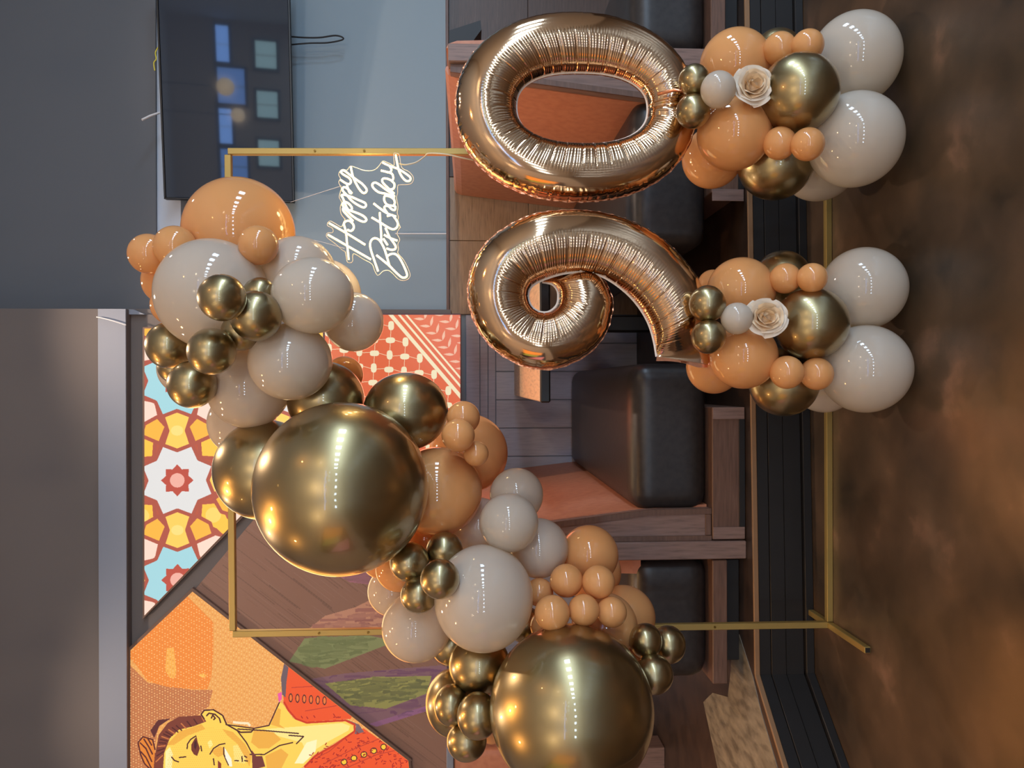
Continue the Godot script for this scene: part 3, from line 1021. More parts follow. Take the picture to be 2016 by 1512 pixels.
func portrait(Z: float) -> void:
	var r := canvas_new(Vector2(-3.5, 3.95), Vector2(2.4, 2.35), 520.0, Color8(240, 168, 92))
	var dark := Color8(78, 40, 44)
	var skin := Color8(255, 212, 92)
	fill([Vector2(-1.817, 3.78), Vector2(-1.948, 3.655), Vector2(-2.004, 3.367), Vector2(-2.007, 3.236), Vector2(-2.116, 3.261), Vector2(-2.144, 3.299), Vector2(-2.182, 3.348), Vector2(-2.206, 3.579), Vector2(-2.48, 3.628), Vector2(-3.168, 3.63), Vector2(-3.163, 3.784)], Color8(196, 122, 80))
	fill([Vector2(-1.768, 3.779), Vector2(-1.848, 3.713), Vector2(-1.938, 3.655), Vector2(-1.98, 3.531), Vector2(-2, 3.357), Vector2(-2.002, 3.27), Vector2(-1.928, 3.246), Vector2(-1.77, 3.231), Vector2(-1.563, 3.23), Vector2(-1.382, 3.403), Vector2(-1.536, 3.597)], Color8(244, 140, 62))
	fill([Vector2(-1.724, 3.53), Vector2(-1.872, 3.54), Vector2(-1.922, 3.511), Vector2(-1.923, 3.482), Vector2(-1.883, 3.468), Vector2(-1.725, 3.486)], Color8(250, 178, 84))
	fill([Vector2(-1.908, 3.33), Vector2(-1.895, 3.299), Vector2(-1.912, 3.272), Vector2(-1.927, 3.299)], Color8(255, 190, 90))
	# printed half-tone
	var h := 0.017
	for i in 150:
		for j in 150:
			var p := Vector2(-3.5 + i * h + (0.5 * h if j % 2 else 0.0), 3.95 - j * h)
			blob(p, 0.0042, 0.0042, Color8(255, 196, 128) if (i + j) % 3 else Color8(222, 140, 80), 0.0, 5)
	mirror_x = [Vector2(-2.544, 3.291)][0].x
	# neck and shoulders
	fill([Vector2(-2.227, 3.154), Vector2(-2.267, 2.97), Vector2(-2.25, 2.872), Vector2(-2.206, 2.843), Vector2(-2.098, 2.803), Vector2(-2.108, 2.784), Vector2(-2.209, 2.716), Vector2(-2.246, 2.627), Vector2(-2.239, 2.371), Vector2(-2.27, 2.322), Vector2(-2.31, 2.322), Vector2(-2.386, 2.461), Vector2(-2.452, 2.579), Vector2(-2.529, 2.648), Vector2(-2.567, 2.707), Vector2(-2.558, 3.019), Vector2(-2.439, 2.999), Vector2(-2.279, 3.077)], skin)
	fill([Vector2(-2.274, 2.901), Vector2(-2.261, 2.627), Vector2(-2.248, 2.391), Vector2(-2.269, 2.342), Vector2(-2.299, 2.352), Vector2(-2.365, 2.48), Vector2(-2.413, 2.559), Vector2(-2.461, 2.618), Vector2(-2.37, 2.657), Vector2(-2.326, 2.804)], Color8(255, 232, 140))
	fill([Vector2(-2.371, 2.628), Vector2(-2.353, 2.559), Vector2(-2.432, 2.569), Vector2(-2.509, 2.648), Vector2(-2.508, 2.707)], Color8(255, 246, 190))
	# face
	fill([Vector2(-2.174, 3.29), Vector2(-2.166, 3.232), Vector2(-2.197, 3.183), Vector2(-2.237, 3.145), Vector2(-2.279, 3.077), Vector2(-2.36, 3.019), Vector2(-2.44, 2.98), Vector2(-2.559, 2.99), Vector2(-2.558, 3.019), Vector2(-2.54, 3.58), Vector2(-2.423, 3.556), Vector2(-2.325, 3.532), Vector2(-2.258, 3.454), Vector2(-2.231, 3.358), Vector2(-2.213, 3.3)], skin)
	fill([Vector2(-2.404, 3.541), Vector2(-2.375, 3.512), Vector2(-2.425, 3.493), Vector2(-2.543, 3.503), Vector2(-2.541, 3.542)], Color8(255, 240, 170))
	fill([Vector2(-2.352, 3.271), Vector2(-2.333, 3.247), Vector2(-2.368, 3.236), Vector2(-2.392, 3.257)], Color8(255, 240, 150))
	fill([Vector2(-2.377, 3.106), Vector2(-2.369, 3.048), Vector2(-2.419, 3.009), Vector2(-2.498, 3.029), Vector2(-2.486, 3.097)], Color8(255, 228, 130))
	# darker flats on brow, cheek, jaw and neck
	var tone := Color8(242, 176, 74)
	fill([Vector2(-2.364, 3.536), Vector2(-2.276, 3.454), Vector2(-2.231, 3.309), Vector2(-2.263, 3.285), Vector2(-2.304, 3.397), Vector2(-2.361, 3.484)], tone)
	fill([Vector2(-2.266, 3.174), Vector2(-2.288, 3.106), Vector2(-2.369, 3.028), Vector2(-2.45, 2.985), Vector2(-2.519, 3), Vector2(-2.458, 3.029), Vector2(-2.368, 3.077), Vector2(-2.306, 3.145)], tone)
	fill([Vector2(-2.28, 2.97), Vector2(-2.297, 2.843), Vector2(-2.346, 2.794), Vector2(-2.403, 2.873), Vector2(-2.401, 2.941), Vector2(-2.36, 2.989)], tone)
	fill([Vector2(-2.245, 2.862), Vector2(-2.137, 2.813), Vector2(-2.148, 2.794), Vector2(-2.247, 2.804), Vector2(-2.277, 2.765)], tone)
	fill([Vector2(-2.452, 2.897), Vector2(-2.406, 2.794), Vector2(-2.447, 2.746), Vector2(-2.564, 2.805), Vector2(-2.562, 2.883)], tone)
	fill([Vector2(-2.412, 3.247), Vector2(-2.379, 3.194), Vector2(-2.395, 3.155), Vector2(-2.434, 3.165), Vector2(-2.453, 3.204)], tone)
	for i in 60:
		for j in 44:
			var p: Vector2 = [Vector2(-2.541, 3.551)][0] + Vector2(j * 0.0135, 0) + Vector2(0, -i * 0.0135 - (0.007 if j % 2 else 0.0))
			if Geometry2D.is_point_in_polygon(p, PackedVector2Array([Vector2(-2.483, 3.532), Vector2(-2.346, 3.503), Vector2(-2.243, 3.309), Vector2(-2.266, 3.174), Vector2(-2.318, 3.077), Vector2(-2.439, 2.999), Vector2(-2.538, 3), Vector2(-2.522, 3.532)])):
				blob(p, 0.0032, 0.0032, Color8(248, 192, 82), 0.0, 5)
	# hair and bun
	fill([Vector2(-2.5, 3.614), Vector2(-2.402, 3.604), Vector2(-2.294, 3.584), Vector2(-2.217, 3.526), Vector2(-2.178, 3.454), Vector2(-2.172, 3.304), Vector2(-2.214, 3.278), Vector2(-2.243, 3.358), Vector2(-2.263, 3.454), Vector2(-2.316, 3.512), Vector2(-2.413, 3.549), Vector2(-2.541, 3.559), Vector2(-2.677, 3.6), Vector2(-2.677, 3.629)], Color8(128, 66, 54))
	fill([Vector2(-2.34, 3.716), Vector2(-2.303, 3.685), Vector2(-2.323, 3.623), Vector2(-2.392, 3.607), Vector2(-2.539, 3.619), Vector2(-2.478, 3.676), Vector2(-2.419, 3.7)], Color8(232, 136, 58))
	fill([Vector2(-2.263, 3.637), Vector2(-2.196, 3.589), Vector2(-2.188, 3.507), Vector2(-2.235, 3.579), Vector2(-2.313, 3.613)], Color8(100, 52, 52))
	for i in 16:
		var t := i / 15.0
		var lo := [[Vector2(-2.471, 3.604), Vector2(-2.177, 3.309)], [Vector2(-2.423, 3.553), Vector2(-2.219, 3.29)]]
		var bend := [Vector2(-2.265, 3.579), Vector2(-2.306, 3.52)]
		var a: Vector2 = lo[0][0].bezier_interpolate(bend[0], bend[0], lo[0][1], t)
		var b: Vector2 = lo[1][0].bezier_interpolate(bend[1], bend[1], lo[1][1], t)
		stroke([a, a.lerp(b, 0.9)], 0.008, Color8(206, 120, 70) if i % 3 == 0 else Color8(88, 44, 44))
	for s in [[Vector2(-2.34, 3.705), Vector2(-2.38, 3.666), Vector2(-2.47, 3.628)], [Vector2(-2.316, 3.68), Vector2(-2.371, 3.647), Vector2(-2.421, 3.623)], [Vector2(-2.399, 3.7), Vector2(-2.439, 3.666), Vector2(-2.519, 3.628)], [Vector2(-2.34, 3.716), Vector2(-2.303, 3.685), Vector2(-2.323, 3.623), Vector2(-2.392, 3.607)], [Vector2(-2.34, 3.716), Vector2(-2.419, 3.7), Vector2(-2.478, 3.676), Vector2(-2.539, 3.619)], [Vector2(-2.312, 3.656), Vector2(-2.362, 3.628)]]:
		stroke(s, 0.009, Color8(96, 46, 44))
	# ear
	fill([Vector2(-2.166, 3.311), Vector2(-2.14, 3.29), Vector2(-2.138, 3.232), Vector2(-2.177, 3.172), Vector2(-2.237, 3.147), Vector2(-2.246, 3.184), Vector2(-2.213, 3.251), Vector2(-2.199, 3.29)], skin)
	for s in [[Vector2(-2.199, 3.29), Vector2(-2.166, 3.311), Vector2(-2.14, 3.29), Vector2(-2.138, 3.232), Vector2(-2.177, 3.172), Vector2(-2.237, 3.147), Vector2(-2.291, 3.057), Vector2(-2.291, 2.987), Vector2(-2.268, 2.968)], [Vector2(-2.179, 3.278), Vector2(-2.16, 3.261), Vector2(-2.168, 3.222), Vector2(-2.196, 3.193), Vector2(-2.226, 3.185)], [Vector2(-2.195, 3.246), Vector2(-2.173, 3.236), Vector2(-2.194, 3.22), Vector2(-2.205, 3.232)]]:
		stroke(s, 0.009, dark)
	stroke([Vector2(-2.223, 3.106), Vector2(-2.23, 3.057), Vector2(-2.233, 3.009), Vector2(-2.251, 2.994)], 0.016, Color8(255, 232, 190))
	# eye, nose, mouth, chin
	fill([Vector2(-2.364, 3.375), Vector2(-2.33, 3.356), Vector2(-2.311, 3.341), Vector2(-2.351, 3.333), Vector2(-2.39, 3.32), Vector2(-2.439, 3.337), Vector2(-2.429, 3.358), Vector2(-2.401, 3.374)], Color8(120, 60, 50))
	fill([Vector2(-2.346, 3.356), Vector2(-2.335, 3.343), Vector2(-2.37, 3.339), Vector2(-2.399, 3.349), Vector2(-2.379, 3.358)], dark)
	for s in [[Vector2(-2.393, 3.402), Vector2(-2.358, 3.399), Vector2(-2.329, 3.379), Vector2(-2.306, 3.343)], [Vector2(-2.371, 3.314), Vector2(-2.41, 3.308)], [Vector2(-2.439, 3.503), Vector2(-2.464, 3.484), Vector2(-2.475, 3.455)], [Vector2(-2.446, 3.455), Vector2(-2.442, 3.407)], [Vector2(-2.432, 3.256), Vector2(-2.393, 3.232), Vector2(-2.369, 3.194), Vector2(-2.362, 3.155)], [Vector2(-2.385, 3.166), Vector2(-2.434, 3.165), Vector2(-2.484, 3.145), Vector2(-2.507, 3.134)], [Vector2(-2.457, 3.233), Vector2(-2.504, 3.227)], [Vector2(-2.448, 3.048), Vector2(-2.487, 3.046)], [Vector2(-2.448, 3.034), Vector2(-2.459, 3.014)], [Vector2(-2.478, 3.034), Vector2(-2.483, 3.009)], [Vector2(-2.476, 3.097), Vector2(-2.479, 3.068)], [Vector2(-2.281, 3.077), Vector2(-2.36, 3.019), Vector2(-2.44, 2.978)], [Vector2(-2.237, 3.154), Vector2(-2.268, 2.97), Vector2(-2.251, 2.872), Vector2(-2.098, 2.803)], [Vector2(-2.269, 3.077), Vector2(-2.284, 2.902), Vector2(-2.31, 2.677)], [Vector2(-2.32, 2.745), Vector2(-2.33, 2.647), Vector2(-2.379, 2.696)], [Vector2(-2.439, 2.999), Vector2(-2.442, 2.902), Vector2(-2.386, 2.804), Vector2(-2.368, 2.716)]]:
		stroke(s, 0.008, dark)
	fill([Vector2(-2.387, 3.163), Vector2(-2.415, 3.145), Vector2(-2.466, 3.116), Vector2(-2.515, 3.111), Vector2(-2.515, 3.128), Vector2(-2.455, 3.155)], Color8(255, 246, 220))
	fill([Vector2(-2.473, 3.204), Vector2(-2.493, 3.182), Vector2(-2.553, 3.182), Vector2(-2.552, 3.204)], Color8(140, 62, 50))
	fill([Vector2(-2.41, 2.985), Vector2(-2.451, 2.956), Vector2(-2.452, 2.917), Vector2(-2.522, 2.897), Vector2(-2.539, 2.98)], Color8(120, 62, 58))
	# embroidered dress
	var red := Color8(240, 88, 48)
	fill([Vector2(-1.84, 2.768), Vector2(-1.891, 2.715), Vector2(-2.192, 2.322), Vector2(-2.222, 2.337), Vector2(-2.234, 2.627), Vector2(-2.212, 2.696), Vector2(-2.154, 2.747), Vector2(-2.098, 2.778), Vector2(-1.969, 2.774)], red)
	fill([Vector2(-2.319, 2.332), Vector2(-2.287, 2.253), Vector2(-2.521, 1.936), Vector2(-2.592, 1.916), Vector2(-2.569, 2.643), Vector2(-2.529, 2.643), Vector2(-2.457, 2.569), Vector2(-2.388, 2.441)], red)
	fill([Vector2(-1.84, 2.771), Vector2(-1.871, 2.744), Vector2(-1.97, 2.758), Vector2(-2.069, 2.764), Vector2(-2.049, 2.786), Vector2(-1.939, 2.793)], Color8(112, 92, 98))
	fill([Vector2(-2.227, 2.362), Vector2(-2.261, 2.283), Vector2(-2.312, 2.249), Vector2(-2.325, 2.312), Vector2(-2.27, 2.302)], Color8(122, 96, 104))
	fill([Vector2(-2.043, 2.815), Vector2(-2.031, 2.789), Vector2(-2.078, 2.788), Vector2(-2.102, 2.807)], Color8(240, 92, 164))
	stroke([Vector2(-2.098, 2.774), Vector2(-2.154, 2.745), Vector2(-2.212, 2.696), Vector2(-2.24, 2.627), Vector2(-2.231, 2.371), Vector2(-2.26, 2.312), Vector2(-2.305, 2.312), Vector2(-2.391, 2.441), Vector2(-2.46, 2.569), Vector2(-2.533, 2.643)], 0.012, Color8(206, 60, 40))
	for i in 6:
		var q := [Vector2(-2.072, 2.73), Vector2(-2.097, 2.509)]
		var p: Vector2 = q[0].lerp(q[1], i / 5.0)
		blob(p, 0.03, 0.014, dark)
		blob(p, 0.022, 0.009, Color8(240, 120, 60))
	for i in 8:
		var q := [Vector2(-2.507, 2.382), Vector2(-2.392, 2.055)]
		var p: Vector2 = q[0].lerp(q[1], i / 5.0)
		blob(p, 0.022, 0.022, dark)
		blob(p, 0.016, 0.016, Color8(255, 200, 60))
	rng.seed = 9
	var up_ := PackedVector2Array([Vector2(-1.9, 2.754), Vector2(-1.901, 2.715), Vector2(-2.192, 2.332), Vector2(-2.214, 2.347), Vector2(-2.224, 2.627), Vector2(-2.205, 2.686), Vector2(-2.149, 2.735), Vector2(-2.089, 2.759)])
	var dn := PackedVector2Array([Vector2(-2.33, 2.312), Vector2(-2.297, 2.253), Vector2(-2.531, 1.946), Vector2(-2.731, 1.937), Vector2(-2.709, 2.629), Vector2(-2.53, 2.618), Vector2(-2.468, 2.549), Vector2(-2.398, 2.431)])
	for i in 900:
		var p := Vector2(rng.randf_range(-3.3, -2.2), rng.randf_range(1.5, 2.7))
		if Geometry2D.is_point_in_polygon(p, up_) or Geometry2D.is_point_in_polygon(p, dn):
			stroke([p, p + Vector2(0.016, 0.010).rotated(0.0 if i % 2 else 1.2)], 0.006, Color8(170, 44, 40))
	for s in [[Vector2(-2.005, 2.725), Vector2(-1.999, 2.568)], [Vector2(-2.162, 2.637), Vector2(-2.132, 2.43)], [Vector2(-2.472, 2.559), Vector2(-2.435, 2.48), Vector2(-2.363, 2.392)], [Vector2(-2.514, 2.51), Vector2(-2.429, 2.333), Vector2(-2.346, 2.114)], [Vector2(-2.557, 2.392), Vector2(-2.464, 2.164), Vector2(-2.429, 1.985)]]:
		stroke(s, 0.006, Color8(196, 66, 48))
	mirror_x = INF
	var t := thing("portrait_light_box", "glowing orange poster light box of a smiling woman with a hair bun", "light box", Vector3(-2.6, 2.6, Z))
	var st := begin()
	slab(st, [Vector2(-1.735, 3.763), Vector2(-1.359, 3.365), Vector2(-2.512, 1.958), Vector2(-3.381, 1.87), Vector2(-3.306, 3.768)], Z + 0.03, Z + 0.026, r)
	part("lit_face", st, printed("portrait_print", 1.15), t)
	st = begin()
	slab(st, [Vector2(-1.722, 3.777), Vector2(-1.336, 3.368), Vector2(-2.508, 1.942), Vector2(-3.422, 1.844), Vector2(-3.345, 3.782)], Z + 0.026, Z + 0.012)
	part("box_frame", st, mats["dark_brown"], t)

# ---------------------------------------------------------------- neon sign
func neon_sign() -> void:
	var z := -3.17
	var t := thing("neon_sign", "glowing white script sign reading happy birthday on clear acrylic", "neon sign", Vector3(0.6794, 1.943, -3.17))
	var m := mat("acrylic", Color(0.86, 0.92, 1.0, 0.16), 0.04)
	m.transparency = BaseMaterial3D.TRANSPARENCY_ALPHA
	var edge := glow(mat("acrylic_edge", Color8(200, 196, 190), 0.2), Color(1.0, 0.93, 0.78), 0.08)
	var outl := [Vector2(0.8967, 2.024), Vector2(0.8903, 2.002), Vector2(0.8807, 1.975), Vector2(0.8784, 1.945), Vector2(0.8863, 1.923), Vector2(0.9026, 1.908), Vector2(0.9181, 1.896), Vector2(0.9177, 1.886), Vector2(0.9093, 1.866), Vector2(0.9028, 1.849), Vector2(0.9455, 1.851), Vector2(0.9518, 1.842), Vector2(0.9433, 1.827), Vector2(0.8938, 1.817), Vector2(0.8768, 1.788), Vector2(0.8522, 1.769), Vector2(0.8298, 1.776), Vector2(0.8231, 1.795), Vector2(0.8218, 1.827), Vector2(0.8143, 1.834), Vector2(0.787, 1.834), Vector2(0.7696, 1.839), Vector2(0.7424, 1.834), Vector2(0.725, 1.833), Vector2(0.7052, 1.836), Vector2(0.6903, 1.831), Vector2(0.673, 1.833), Vector2(0.6458, 1.823), Vector2(0.6467, 1.824), Vector2(0.6218, 1.837), Vector2(0.5971, 1.826), Vector2(0.5772, 1.834), Vector2(0.5574, 1.831), Vector2(0.54, 1.834), Vector2(0.5104, 1.809), Vector2(0.4585, 1.785), Vector2(0.4361, 1.79), Vector2(0.4273, 1.811), Vector2(0.4334, 1.833), Vector2(0.4581, 1.858), Vector2(0.4692, 1.875), Vector2(0.4654, 1.895), Vector2(0.4517, 1.91), Vector2(0.4499, 1.919), Vector2(0.4652, 1.929), Vector2(0.4948, 1.941), Vector2(0.5144, 1.976), Vector2(0.5364, 2.012), Vector2(0.5265, 2.019), Vector2(0.5067, 2.019), Vector2(0.4993, 2.028), Vector2(0.5029, 2.041), Vector2(0.5214, 2.045), Vector2(0.5436, 2.049), Vector2(0.5509, 2.061), Vector2(0.5755, 2.088), Vector2(0.5999, 2.12), Vector2(0.6122, 2.126), Vector2(0.6216, 2.12), Vector2(0.6222, 2.103), Vector2(0.6297, 2.098), Vector2(0.6408, 2.102), Vector2(0.6517, 2.121), Vector2(0.6653, 2.118), Vector2(0.6696, 2.107), Vector2(0.6594, 2.088), Vector2(0.6472, 2.066), Vector2(0.6572, 2.058), Vector2(0.6782, 2.05), Vector2(0.6834, 2.054), Vector2(0.7006, 2.066), Vector2(0.7277, 2.069), Vector2(0.7475, 2.063), Vector2(0.7672, 2.073), Vector2(0.787, 2.069), Vector2(0.8068, 2.065), Vector2(0.8289, 2.075), Vector2(0.845, 2.068), Vector2(0.8585, 2.075), Vector2(0.8734, 2.071), Vector2(0.8829, 2.058), Vector2(0.8799, 2.041), Vector2(0.8911, 2.033)]
	var sm := spline(outl, 4, true)
	var st := begin()
	slab(st, sm, z - 0.012, z - 0.016)
	part("acrylic_plate", st, m, t)
	var rim := []
	for p in sm: rim.append(Vector3(p.x, p.y, z - 0.014))
	rim.append(rim[0])
	st = begin()
	tube(st, rim, 0.0016, 5)
	part("plate_edge", st, edge, t)
	var lit := glow(mat("neon_light", Color8(255, 245, 225), 0.4), Color(1.0, 0.80, 0.42), 5.0)
	var strokes := [
		[[Vector2(0.6118, 2.117), Vector2(0.561, 2.029), Vector2(0.5116, 1.943)]],
		[[Vector2(0.6587, 2.112), Vector2(0.6166, 2.039), Vector2(0.5714, 1.966)]],
		[[Vector2(0.5096, 2.033), Vector2(0.5412, 2.036), Vector2(0.5709, 2.039), Vector2(0.6178, 2.043), Vector2(0.64, 2.048), Vector2(0.6572, 2.052), Vector2(0.6672, 2.043), Vector2(0.6678, 2.028), Vector2(0.6538, 2.014), Vector2(0.6378, 2.013), Vector2(0.6273, 2.024), Vector2(0.6326, 2.038)]],
		[[Vector2(0.6686, 2.017), Vector2(0.6713, 2.018), Vector2(0.6922, 2.039), Vector2(0.7118, 2.055), Vector2(0.7217, 2.051), Vector2(0.7132, 2.034), Vector2(0.7024, 2.002), Vector2(0.6903, 1.975), Vector2(0.6756, 1.961), Vector2(0.6663, 1.968), Vector2(0.6692, 1.985), Vector2(0.6862, 2.014), Vector2(0.7107, 2.041), Vector2(0.7254, 2.053), Vector2(0.7377, 2.057), Vector2(0.7452, 2.048), Vector2(0.7416, 2.036), Vector2(0.7277, 2.022), Vector2(0.7163, 2.019)]],
		[[Vector2(0.7163, 2.019), Vector2(0.7108, 2.029), Vector2(0.7243, 2.041), Vector2(0.7599, 2.055), Vector2(0.7722, 2.061), Vector2(0.7748, 2.048), Vector2(0.7677, 2.024), Vector2(0.7532, 1.99), Vector2(0.7435, 1.968), Vector2(0.7324, 1.962), Vector2(0.7242, 1.971), Vector2(0.7309, 1.99), Vector2(0.7504, 2.019), Vector2(0.7749, 2.041), Vector2(0.792, 2.056), Vector2(0.8032, 2.056), Vector2(0.8057, 2.046), Vector2(0.7948, 2.031), Vector2(0.7813, 2.019)]],
		[[Vector2(0.7813, 2.019), Vector2(0.7849, 2.029), Vector2(0.812, 2.038), Vector2(0.8194, 2.036)], [Vector2(0.8359, 2.065), Vector2(0.8218, 2.043), Vector2(0.8195, 2.029), Vector2(0.8307, 2.023), Vector2(0.8442, 2.031), Vector2(0.8575, 2.053), Vector2(0.8673, 2.063), Vector2(0.874, 2.058), Vector2(0.8712, 2.046), Vector2(0.8542, 2.024), Vector2(0.8359, 1.999), Vector2(0.8201, 1.977), Vector2(0.7993, 1.96), Vector2(0.7869, 1.962), Vector2(0.7835, 1.974), Vector2(0.8002, 1.99), Vector2(0.8247, 2.004), Vector2(0.8469, 2.014), Vector2(0.8715, 2.02), Vector2(0.89, 2.023)]],
		[[Vector2(0.4628, 1.914), Vector2(0.5073, 1.929), Vector2(0.5468, 1.942), Vector2(0.574, 1.946), Vector2(0.5926, 1.939), Vector2(0.5984, 1.924), Vector2(0.5891, 1.907), Vector2(0.5595, 1.89), Vector2(0.5274, 1.879), Vector2(0.4977, 1.871), Vector2(0.4858, 1.867)], [Vector2(0.5291, 1.92), Vector2(0.5062, 1.892), Vector2(0.4853, 1.867), Vector2(0.4607, 1.843), Vector2(0.4397, 1.819), Vector2(0.4385, 1.803), Vector2(0.451, 1.796), Vector2(0.4856, 1.809), Vector2(0.5202, 1.828), Vector2(0.5345, 1.845), Vector2(0.5337, 1.863), Vector2(0.5262, 1.875)]],
		[[Vector2(0.5576, 1.879), Vector2(0.5513, 1.86), Vector2(0.5544, 1.845), Vector2(0.566, 1.842), Vector2(0.5845, 1.853), Vector2(0.6043, 1.867), Vector2(0.6413, 1.883)], [Vector2(0.5971, 1.892), Vector2(0.5708, 1.875)]],
		[[Vector2(0.6128, 1.889), Vector2(0.5998, 1.865), Vector2(0.5891, 1.835)]],
		[[Vector2(0.6834, 1.939), Vector2(0.6629, 1.904), Vector2(0.6402, 1.867), Vector2(0.6361, 1.848), Vector2(0.6467, 1.835), Vector2(0.664, 1.834), Vector2(0.685, 1.847), Vector2(0.6938, 1.857), Vector2(0.6894, 1.877)], [Vector2(0.7045, 1.906), Vector2(0.6733, 1.905), Vector2(0.6362, 1.902), Vector2(0.5842, 1.9)]],
		[[Vector2(0.7409, 1.931), Vector2(0.7214, 1.906), Vector2(0.6999, 1.874), Vector2(0.6883, 1.84)], [Vector2(0.6999, 1.874), Vector2(0.7196, 1.887), Vector2(0.73, 1.884), Vector2(0.7301, 1.871), Vector2(0.7174, 1.857), Vector2(0.715, 1.845), Vector2(0.7299, 1.842)]],
		[[Vector2(0.7299, 1.842), Vector2(0.7322, 1.857), Vector2(0.737, 1.877), Vector2(0.7542, 1.888), Vector2(0.7716, 1.885), Vector2(0.7705, 1.867), Vector2(0.7596, 1.85), Vector2(0.7447, 1.845), Vector2(0.7323, 1.85)], [Vector2(0.7621, 1.847), Vector2(0.7743, 1.862), Vector2(0.7815, 1.884), Vector2(0.7874, 1.911), Vector2(0.8045, 1.932), Vector2(0.8193, 1.936), Vector2(0.8261, 1.924), Vector2(0.8172, 1.906), Vector2(0.7989, 1.882), Vector2(0.7818, 1.857), Vector2(0.7695, 1.846)]],
		[[Vector2(0.7819, 1.847), Vector2(0.8015, 1.869), Vector2(0.8211, 1.889), Vector2(0.8334, 1.896), Vector2(0.8434, 1.891), Vector2(0.8423, 1.874), Vector2(0.8339, 1.857), Vector2(0.8191, 1.846), Vector2(0.8029, 1.85), Vector2(0.7991, 1.862)], [Vector2(0.8314, 1.856), Vector2(0.8463, 1.851), Vector2(0.8636, 1.857), Vector2(0.8708, 1.879), Vector2(0.8759, 1.901)]],
		[[Vector2(0.909, 1.895), Vector2(0.8962, 1.867), Vector2(0.8837, 1.832), Vector2(0.8667, 1.803), Vector2(0.8496, 1.782), Vector2(0.8367, 1.783), Vector2(0.834, 1.797), Vector2(0.8468, 1.812), Vector2(0.8689, 1.825), Vector2(0.8936, 1.832), Vector2(0.9419, 1.841)], [Vector2(0.8962, 1.867), Vector2(0.8834, 1.859), Vector2(0.871, 1.862), Vector2(0.8688, 1.876)]],
	]
	var names := ["neon_letter_h", "neon_letter_h", "neon_letter_a", "neon_letter_p", "neon_letter_p", "neon_letter_y", "neon_letter_b", "neon_letter_i", "neon_letter_r", "neon_letter_t", "neon_letter_h", "neon_letter_d", "neon_letter_a", "neon_letter_y"]
	for i in strokes.size():
		st = begin()
		for s in strokes[i]:
			var q := []
			for p in spline(s, 5): q.append(Vector3(p.x, p.y, z))
			tube(st, q, 0.0041, 8)
		part("neon_letter", st, lit, t)
	for w in [[Vector3(0.8111, 2.062, -3.17), Vector3(0.7947, 2.131, -3.19), Vector3(0.7591, 2.283, -3.24)], [Vector3(0.5561, 2.05, -3.17), Vector3(0.582, 2.132, -3.19), Vector3(0.6221, 2.291, -3.22)]]:
		st = begin()
		tube(st, w, 0.0012, 5)
		part("hanging_wire", st, mats["white_plastic"], t)
	st = begin()
	tube(st, spline([Vector3(0.9083, 1.827, -3.18), Vector3(0.9059, 1.799, -3.185), Vector3(0.9183, 1.757, -3.19), Vector3(0.9433, 1.724, -3.195), Vector3(0.9526, 1.705, -3.183), Vector3(0.9485, 1.631, -3.18), Vector3(0.9386, 1.558, -3.2), Vector3(0.9373, 1.462, -3.25)], 5), 0.003, 6)
	part("power_cord", st, mat("clear_cord", Color8(214, 204, 176), 0.3), t)
	for p in [Vector3(0.8421, 1.976, -3.12), Vector3(0.6687, 1.937, -3.12), Vector3(0.5053, 1.896, -3.12)]:
		var l := OmniLight3D.new()
		l.name = "neon_glow"
		l.position = p
		l.light_color = Color(1.0, 0.86, 0.6)
		l.light_energy = 0.03
		l.light_size = 0.03
		l.omni_range = 12.0
		l.omni_attenuation = 2.0
		l.shadow_enabled = true
		add_child(l, true)

# ---------------------------------------------------------------- gold stand
func backdrop_stand() -> void:
	var g: Material = mats["gold_paint"]
	var lt := Vector3(-1.017, 2.51, -3.2)
	var rt := Vector3(0.9529, 2.523, -3.2)
	var lb := Vector3(-1.03, 0.0123, -3.2)
	var rb := Vector3(0.9846, 0.0283, -3.2)
	lb.y = 0.0125
	rb.y = 0.0125
	var t := thing("backdrop_stand", "tall rectangular gold metal backdrop stand carrying the balloon garland", "stand", Vector3((lb.x + rb.x) / 2, 0, -3.2))
	for p in [[lb, lt, "post"], [rb, rt, "post"]]:
		var st := begin()
		bar(st, p[0], p[1], 0.026, 0.026)
		var po := part(p[2], st, g, t)
		for f in [0.2, 0.42, 0.78, 0.86]:
			st = begin()
			var q: Vector3 = p[0].lerp(p[1], f)
			tube(st, [q + Vector3(0, 0, 0.010), q + Vector3(0, 0, 0.017)], 0.005, 8)
			part("bolt", st, mats["bolt"], po)
	for p in [[lt, rt, "top_rail"], [lb, rb, "bottom_rail"]]:
		var st := begin()
		var d: Vector3 = (p[1] - p[0]).normalized() * 0.014
		bar(st, p[0] + d, p[1] - d, 0.026, 0.026)
		part(p[2], st, g, t)
	for b in [lb, rb]:
		var st := begin()
		bar(st, Vector3(b.x, 0.0125, -3.49), Vector3(b.x, 0.0125, -2.88), 0.025, 0.025, 0.002, Vector3(0, 1, 0))
		var ft := part("foot", st, g, t)
		st = begin()
		bx(st, Vector3(b.x, 0.0125, -2.8795), Vector3(0.019, 0.019, 0.002), 0.0005)
		part("open_end", st, mats["black"], ft)

